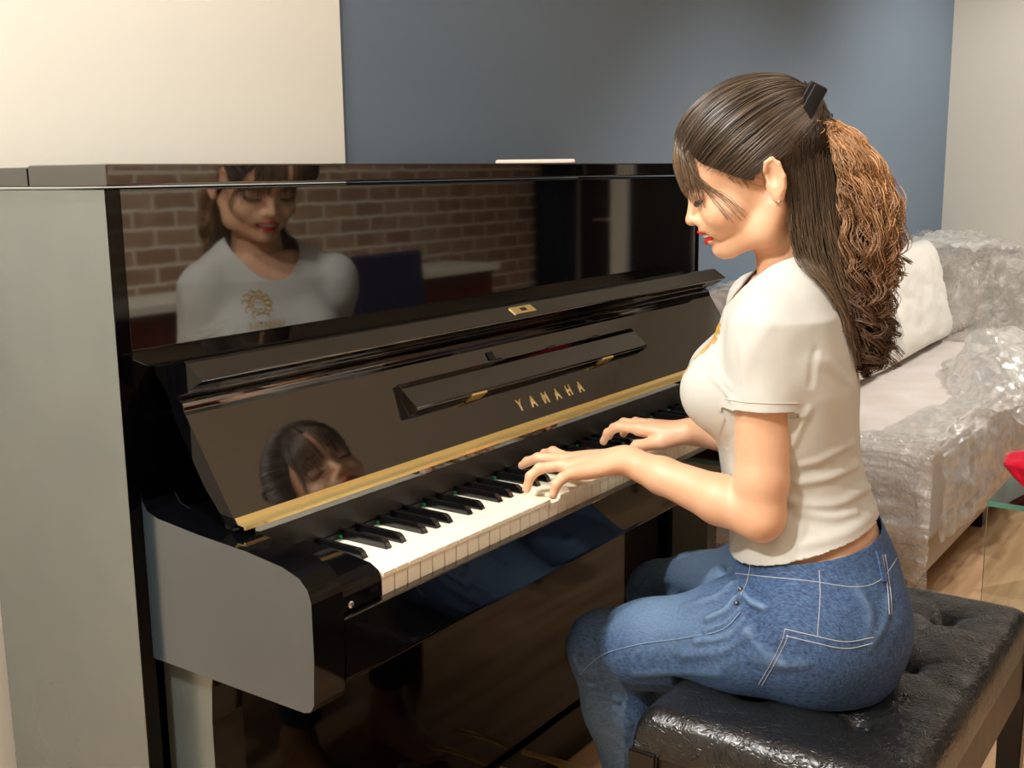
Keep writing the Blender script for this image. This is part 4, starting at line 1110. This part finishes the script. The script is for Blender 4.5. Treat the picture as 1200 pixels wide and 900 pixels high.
for s in (1, -1):
    for i in range(22):
        t = i/21; l = s*(.018+.026*t); f = .1150-.010*t*t*1.3; u = .013+.003*math.sin(PI*t)*-1
        P0 = skin_pt(H(f-.0005, l, u), .0003); lash.append(np.array([P0, P0+Fh*.003-Uh*.003+Lh*s*.001*t, P0+Fh*.005-Uh*.0045+Lh*s*.002*t]))
    lash.append(np.array([skin_pt(q, .0003) for q in spline([H(.1155, s*.017, .012), H(.1150, s*.026, .0105), H(.1110, s*.036, .0115), H(.1050, s*.044, .015)], 12)]))
    for i in range(40):
        t = i/39; l = s*(.012+.036*t); f = .1185-.018*t*t; u = .040+.006*math.sin(PI*min(t*1.2, 1))-.004*t+RNG.normal()*.0012
        P0 = H(f, l, u); brow.append(np.array([skin_pt(P0, .0004), skin_pt(P0+Lh*s*.004+Uh*.001, .0006), skin_pt(P0+Lh*s*.008, .0005)]))
M['lash'] = mat('lashes', (24, 16, 12), .5)
ue(tubes('eyelashes', lash, [np.linspace(.0005, .00015, len(p_)) if len(p_) < 5 else .0006 for p_ in lash], M['lash'], PE, 4))
ue(tubes('eyebrows', brow, [np.array([.0005, .0005, .0002])]*len(brow), M['lash'], PE, 4))
hel('earring', (.014, .0800, -.026), (.0022, .0022, .0022), 'chrome', seg=12)

# ---- fingernails
def nails(fs, up_, name='fingernail'):
    for f_ in fs:
        a, b = np.array(f_[-2]), np.array(f_[-1]); d = (b-a)/np.linalg.norm(b-a); u = up_-d*(up_@d); u /= np.linalg.norm(u); s_ = np.cross(d, u)
        bm = bmesh.new(); bmesh.ops.create_uvsphere(bm, u_segments=12, v_segments=8, radius=1)
        c = b-d*.001+u*.0042
        for v in bm.verts: v.co = Vector(c+d*v.co.x*.0058+s_*v.co.y*.0045+u*v.co.z*.0022)
        ue(bmobj(name, bm, M['nail'], PE, angle=None))
nails(fL, upL); nails(fR, upR)

# ---- hair
def head_r(dirs):
    """distance from H(.02,0,.055) to the hair shell along local directions"""
    rad = np.array([.109, .083, .090]); return 1/np.sqrt(np.sum((dirs/rad)**2, axis=-1))
HC = np.array([.020, 0, .055])
CL = np.array([-.072, 0, .080])        # where hair is gathered, head-local
def hair_point(d, extra=0.):
    d = d/np.linalg.norm(d, axis=-1, keepdims=True); r = head_r(d)+extra
    q = HC+d*r[..., None]; return C+q@RH
hairline = []
def hl_dir(t):
    """t in 0..1: forehead centre to behind the ear, one side; returns local point of the hairline"""
    pts = np.array([(.100, 0, .105), (.107, .028, .090), (.095, .052, .062), (.072, .069, .036), (.052, .076, .018), (.034, .080, .016), (.016, .080, .036), (-.006, .079, .030), (-.016, .076, .0), (-.040, .060, -.030), (-.050, .03, -.045), (-.052, 0, -.05)])
    return spline(pts, 200)[int(min(max(t, 0), 1)*199)]
# cap volume under the strands
cv = Vol(C-np.array([.16, .16, .16]), C+np.array([.16, .16, .175]), .003)
cv.ell(H(*HC), RH, (.1065, .0805, .0875), .01)
cv.ell(H(-.046, 0, .066), RH, (.030, .040, .036), .03)
for s in (1, -1): cv.ell(H(-.026, s*.020, .0), RH, (.030, .030, .045), .02)
# open the face side
cv.apply(lambda P: -(((P-H(.055, 0, -.005))@(-(Fh*.62-Uh*.78)/1.0))), C-.17, C+.18, .004, 'sub') if False else None
def face_cut(P):
    q = (P-C)@RH.T; f, l, u = q[..., 0], np.abs(q[..., 1]), q[..., 2]
    # hairline height as a function of forward distance
    uh = np.interp(f, [-.06, -.03, -.008, .004, .014, .026, .034, .050, .066, .09, .103, .2], [-.08, -.07, -.04, .02, .036, .028, .010, .020, .034, .056, .080, .16])
    return (u-uh)*.7
cv.apply(face_cut, C-.18, C+.18, .004, 'sub', m=0)
V, Q = cv.surf()
hc_o = fast_mesh('hair_cap', V, Q, M['hair'], PE); ue(hc_o); set_attr(hc_o, 'tone', np.full(len(V), .05))
strands, srad, stone = [], [], []
cdir = (CL-HC)/np.linalg.norm(CL-HC)
for k in range(2200):
    s = 1 if k % 2 else -1
    t = RNG.random()**.9*.62; p0 = hl_dir(t).copy(); p0[1] *= s
    p0 = p0+RNG.normal(size=3)*.0030+np.array([0, 0, .006*RNG.random()])
    d0 = (p0-HC)/np.linalg.norm(p0-HC)
    start = RNG.random()*.55 if RNG.random() < .45 else 0.0
    om = math.acos(np.clip(d0@cdir, -1, 1)); tt = np.linspace(start, 1, 22)
    D = (np.sin((1-tt)*om)[:, None]*d0+np.sin(tt*om)[:, None]*cdir)/math.sin(om)
    # sag of the combed hair
    D[:, 2] += .22*np.sin(PI*tt)*(.6 if t < .35 else .25)*(1 if t > .1 else .4)*(1-.6*start)
    D /= np.linalg.norm(D, axis=1)[:, None]
    ex = .0008+.0022*RNG.random()+.0012*np.sin(tt*RNG.uniform(4, 9)+RNG.random()*6)
    q = HC+D*(head_r(D)+ex-.0015)[:, None]
    e = np.clip((tt-.80)/.2, 0, 1)[:, None]**1.6; q = q*(1-e)+(CL+RNG.normal(size=3)*np.array([.003, .007, .006]))*e
    strands.append(C+q@RH); srad.append(RNG.uniform(.0005, .0011)*np.clip(.15+np.arange(22)/5, 0, 1)); stone.append(RNG.random()*.55*np.ones(22))
def hair_obj(name, S, R, Tn, m, sides=4):
    V, Q = tube_arrays(S, R, sides); o = fast_mesh(name, V, Q, m, PE); ue(o)
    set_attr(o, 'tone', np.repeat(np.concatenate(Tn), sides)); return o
hair_obj('combed_hair', strands, srad, stone, M['hair'])
# hair swept up behind the ear
strands, srad, stone = [], [], []
for k in range(700):
    s = 1 if k % 2 else -1; t = .52+.48*RNG.random(); p0 = hl_dir(t).copy(); p0[1] *= s; p0 = p0+RNG.normal(size=3)*.004
    d0 = (p0-HC)/np.linalg.norm(p0-HC); om = math.acos(np.clip(d0@cdir, -1, 1)); tt = np.linspace(0, 1, 18)
    D = (np.sin((1-tt)*om)[:, None]*d0+np.sin(tt*om)[:, None]*cdir)/math.sin(om); D /= np.linalg.norm(D, axis=1)[:, None]
    q = HC+D*(head_r(D)-.001+.003*RNG.random())[:, None]; e = np.clip((tt-.7)/.3, 0, 1)[:, None]**1.5; q = q*(1-e)+(CL+RNG.normal(size=3)*np.array([.003, .010, .008]))*e
    strands.append(C+q@RH); srad.append(np.full(18, RNG.uniform(.0006, .0011))); stone.append(np.full(18, RNG.random()*.4))
hair_obj('combed_hair', strands, srad, stone, M['hair'])
def Hp(P): return np.array([H(*p) for p in P])
def hug(P, lo, hi):
    """keep a lock between lo and hi from the skin"""
    out = []
    for q in P:
        h = BVHD.find_nearest(Vector(q)); c = np.array(h[0]); n_ = np.array(h[1]); sd = (q-c)@n_
        out.append(c+n_*min(max(sd, lo), hi))
    return np.array(out)
S, R_, Tn = [], [], []
for k in range(420):      # fringe over forehead and temple
    s = 1 if RNG.random() < .62 else -1; j = RNG.random(); g = RNG.random()
    l_end = .004+.052*g; u_end = .060-.040*RNG.random()-.030*g*RNG.random()
    f_end = .124-.0*g-.6*max(l_end-.02, 0)
    P = spline(Hp([(.078+.01*j, s*.006*j, .139), (.100-.1*l_end, s*l_end*.45, .120), (.113-.25*l_end, s*l_end*.75, .098), (.121-.45*l_end, s*l_end*.95, .5*(.098+u_end)), (f_end, s*l_end, u_end)]), 20)
    P = hug(P, .0015+.002*j, .0060); n = 20
    S.append(P); R_.append(np.linspace(.0006, .00025, n)); Tn.append(np.full(n, .45+.55*RNG.random()))
for k in range(30):    # longer wisps across temple and cheek
    s = 1 if k % 4 else -1; j = RNG.random(); e = RNG.random(); o_ = RNG.normal(size=4)*.004
    P = spline(Hp([(.086, s*.018, .128), (.104, s*(.034+o_[0]), .098), (.108+o_[1]*.5, s*(.046+o_[1]), .066), (.102-.010*e, s*(.055+o_[2]), .030+o_[3]), (.092-.020*e, s*(.060), .000+o_[0]), (.084-.030*e, s*.060, -.020-.026*j*(1-.6*e))]), 30)
    P = hug(P, .0010, .0055); S.append(P); R_.append(np.linspace(.00045, .00015, 30)); Tn.append(np.full(30, .25+.5*j))
for k in range(110):    # soft sideburn hairs in front of the ear
    s = 1 if k % 2 else -1; j = RNG.random()
    a0 = hl_dir(.30+.22*j).copy(); a0[1] *= s
    P0 = C+a0@RH; P1 = C+(a0+np.array([-.004, 0, -.010-.008*RNG.random()]))@RH
    P = hug(spline([P0+Uh*.010-Fh*.006, P0, P1], 8), .0005, .0025); S.append(P); R_.append(np.linspace(.00035, .0001, 8)); Tn.append(np.full(8, .5))
hair_obj('fringe', S, R_, Tn, M['hair'])
# loose straight hair under the clip, lying over shoulder and back
MH = np.array([C[0], C[1], 0.])
def HM(a, l, z): return MH+a*Fh0+l*Lh+np.array([0, 0, z])
def off_shirt(P, gap=.003):
    out = np.array(P)
    for i, q in enumerate(P):
        if q[2] > 1.075: continue
        h = BVS.find_nearest(Vector(q), .09)
        if h[0] is None: continue
        c = np.array(h[0]); n_ = np.array(h[1]); sd = (q-c)@n_
        if sd < gap: out[i] = c+n_*gap
    if len(out) > 6:
        for _ in range(3): out[1:-1] = .25*out[:-2]+.5*out[1:-1]+.25*out[2:]
    return out
S, R_, Tn = [], [], []
for k in range(1500):
    u = RNG.random(); l0 = math.sin(RNG.uniform(-1, 1)*PI/2); w = .072*(1-.25*u)
    x0 = .002-.062*u; n = 30; t = np.linspace(0, 1, n)
    ze = RNG.uniform(.93, 1.02) if RNG.random() < .75 else RNG.uniform(1.0, 1.1)
    zt = 1.250-.04*l0*l0-.012*RNG.random(); z = zt+(ze-zt)*t
    a = np.interp(z, [.92, .96, 1.0, 1.04, 1.08, 1.14, 1.22], [-.082-.045*u, -.066-.055*u, -.048-.065*u, -.032-.070*u, -.018-.070*u, -.008-.066*u, x0])
    am = RNG.uniform(.0008, .005)*t; ph_ = RNG.random()*6
    lw = l0*w*np.interp(t, [0, .3, 1], [1, .95, .95])
    P = MH+(a+am*np.sin(t*20+ph_))[:, None]*Fh0+(lw+am*np.cos(t*17+ph_))[:, None]*Lh; P[:, 2] = z
    gp = .0025+.006*RNG.random()
    for i in range(n):
        if P[i, 2] > 1.07:
            h = BVHD.find_nearest(Vector(P[i]), .08)
            if h[0] is not None:
                c_, n_ = np.array(h[0]), np.array(h[1]); sd = (P[i]-c_)@n_
                if sd < gp: P[i] = c_+n_*gp
    P = off_shirt(P, .003+.006*RNG.random())
    S.append(P); R_.append(np.linspace(.0008, .0004, n)); Tn.append(np.clip(.04+1.0*t**1.3*(.35+.65*RNG.random())+.15*RNG.random(), 0, 1))
hair_obj('loose_hair', S, R_, Tn, M['hair'])
lv2 = Vol((.5, -.75, .92), (.95, -.35, 1.32), .004)
lv2.chain([HM(-.045, 0, 1.22), HM(-.060, 0, 1.13), HM(-.085, 0, 1.05)], [.034, .028, .018], .02)
lv2.chain([HM(-.070, 0, 1.235), HM(-.100, 0, 1.17), HM(-.112, 0, 1.09), HM(-.120, 0, .99), HM(-.125, 0, .95)], [.012, .028, .030, .024, .012], .02)
V, Q = lv2.surf()
lo_ = fast_mesh('hair_underlayer', V, Q, M['hair'], PE); ue(lo_); set_attr(lo_, 'tone', np.full(len(V), .0))
# curly ponytail: ringlets made of many fine strands, frizzy on the outside
S, R_, Tn = [], [], []
zz = np.array([1.262, 1.235, 1.20, 1.15, 1.10, 1.05, 1.00, .96, .92, .90])
outer = np.array([-.056, -.092, -.124, -.146, -.150, -.147, -.145, -.150, -.148, -.120])
inner = np.array([-.034, -.036, -.040, -.046, -.052, -.058, -.072, -.086, -.098, -.106])
for c_i in range(190):
    u = min(RNG.random()**.75, 1); ang = RNG.uniform(-1, 1); n = 84; t = np.linspace(0, 1, n)
    zend = RNG.uniform(.893, .965) if RNG.random() < .5 else RNG.uniform(.95, 1.12)
    z = 1.268-.01*u+(zend-1.268)*t**1.05+.020*np.sin(np.minimum(t*6, PI))*u
    zc = np.clip(z, .90, 1.262); o_ = np.interp(zc, zz[::-1], outer[::-1]); i_ = np.interp(zc, zz[::-1], inner[::-1])
    w = .062*np.sqrt(np.clip(np.interp(t, [0, .15, .5, 1], [.05, .6, 1, .6]), 0, 1))
    a = i_+(o_-i_)*u; l = ang*w*math.sqrt(max(1-(2*u-1)**2*.6, .1))
    g = np.clip(t*3, 0, 1); r = RNG.uniform(.0030, .0070)*g*(.6+1.7*t**2); wl = RNG.uniform(.050, .095)*(1.15-.45*t); ph_ = RNG.random()*6.28; hd = 1 if RNG.random() < .5 else -1
    dl = np.concatenate([[0], np.cumsum(np.abs(np.diff(z))+.0008)]); s = dl/wl*2*PI+.8*np.sin(t*9+ph_*2)
    a = a+r*np.cos(s+ph_)+.007*np.sin(t*6+ph_*3)*g; l = l+hd*r*np.sin(s+ph_)+.006*np.cos(t*7+ph_)*g; z = z+.45*r*np.sin(s+ph_+1)
    cc = np.clip((t-.88)/.12, 0, 1); sg = -.45 if RNG.random() < .4 else 1
    a = a+sg*np.sin(cc*PI*1.3)*.018; z = z+(1-np.cos(cc*PI*1.1))*.013
    B_ = np.stack([a, l, z], -1)
    m_ = 17; tb = RNG.uniform(.6, 1.25); spread = RNG.uniform(.0022, .0062)
    for q_ in range(m_):
        o3 = RNG.normal(size=3)*spread; fz = RNG.uniform(.0006, .0030); f1, f2 = RNG.uniform(20, 60, 2); p1_ = RNG.random()*6
        D_ = B_+o3*(g*(.75+.6*t-1.0*t**3))[:, None]; fzt = 1-.7*t**2
        D_[:, 0] += fz*np.sin(t*f1+p1_)*g*fzt; D_[:, 1] += fz*np.cos(t*f2+p1_)*g*fzt; D_[:, 2] += fz*np.sin(t*f2+p1_*2)*g*fzt
        cutn = n if RNG.random() < .6 else int(n*RNG.uniform(.5, 1)); D_ = D_[:cutn]
        P = MH+D_[:, :1]*Fh0+D_[:, 1:2]*Lh; P[:, 2] = D_[:, 2]
        S.append(off_shirt(P, .003) if q_ == 0 or D_[-1, 0] > -.11 else P); m2_ = len(P)
        R_.append(np.linspace(.00085, .00045, m2_)*RNG.uniform(.7, 1.2))
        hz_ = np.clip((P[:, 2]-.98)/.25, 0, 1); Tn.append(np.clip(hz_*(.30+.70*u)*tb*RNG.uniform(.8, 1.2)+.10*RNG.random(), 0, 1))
for k in range(700):   # frizz on the outer curve
    n = 18; z0 = RNG.uniform(1.0, 1.265); l0 = RNG.uniform(-.055, .055); a0 = float(np.interp(z0, zz[::-1], outer[::-1]))+.012*RNG.random()+.006+.9*l0*l0*6
    t = np.linspace(0, 1, n); dz = RNG.uniform(-.05, .01); da = -RNG.uniform(.004, .020); q_ = RNG.random()*6; fr = RNG.uniform(8, 26)
    P = MH+(a0+da*np.sin(t*PI*.8)+.003*np.sin(t*fr+q_))[:, None]*Fh0+(l0+.004*np.cos(t*fr+q_))[:, None]*Lh; P[:, 2] = z0+dz*t
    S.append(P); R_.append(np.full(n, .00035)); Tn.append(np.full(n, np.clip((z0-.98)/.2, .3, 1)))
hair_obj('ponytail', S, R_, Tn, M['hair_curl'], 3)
# clip
def lbox(name, c, ax, half, m, bev=.002):
    bm = bmesh.new(); bm_box(bm, [-h for h in half], half, bev, 2)
    Mx = np.array(ax)
    for v in bm.verts: v.co = Vector(np.array(c)+np.array(v.co)@Mx)
    return ue(bmobj(name, bm, M[m], PE))
cu_ = HM(-.029, .012, 1.276); up2 = np.array(Fh0)*(-.46)+np.array([0, 0, .888]); fw2 = np.array(Fh0)*.888+np.array([0, 0, .46])
clip = lbox('hair_clip', cu_, [fw2, Lh, up2], (.0100, .042, .028), 'clip', .003)
lbox('clip_arm', HM(-.028, .056, 1.262), [fw2, Lh, up2], (.0095, .006, .040), 'clip', .003)
lbox('clip_spring', cu_+up2*.026+fw2*.002, [fw2, Lh, up2], (.003, .012, .003), 'chrome', .001)
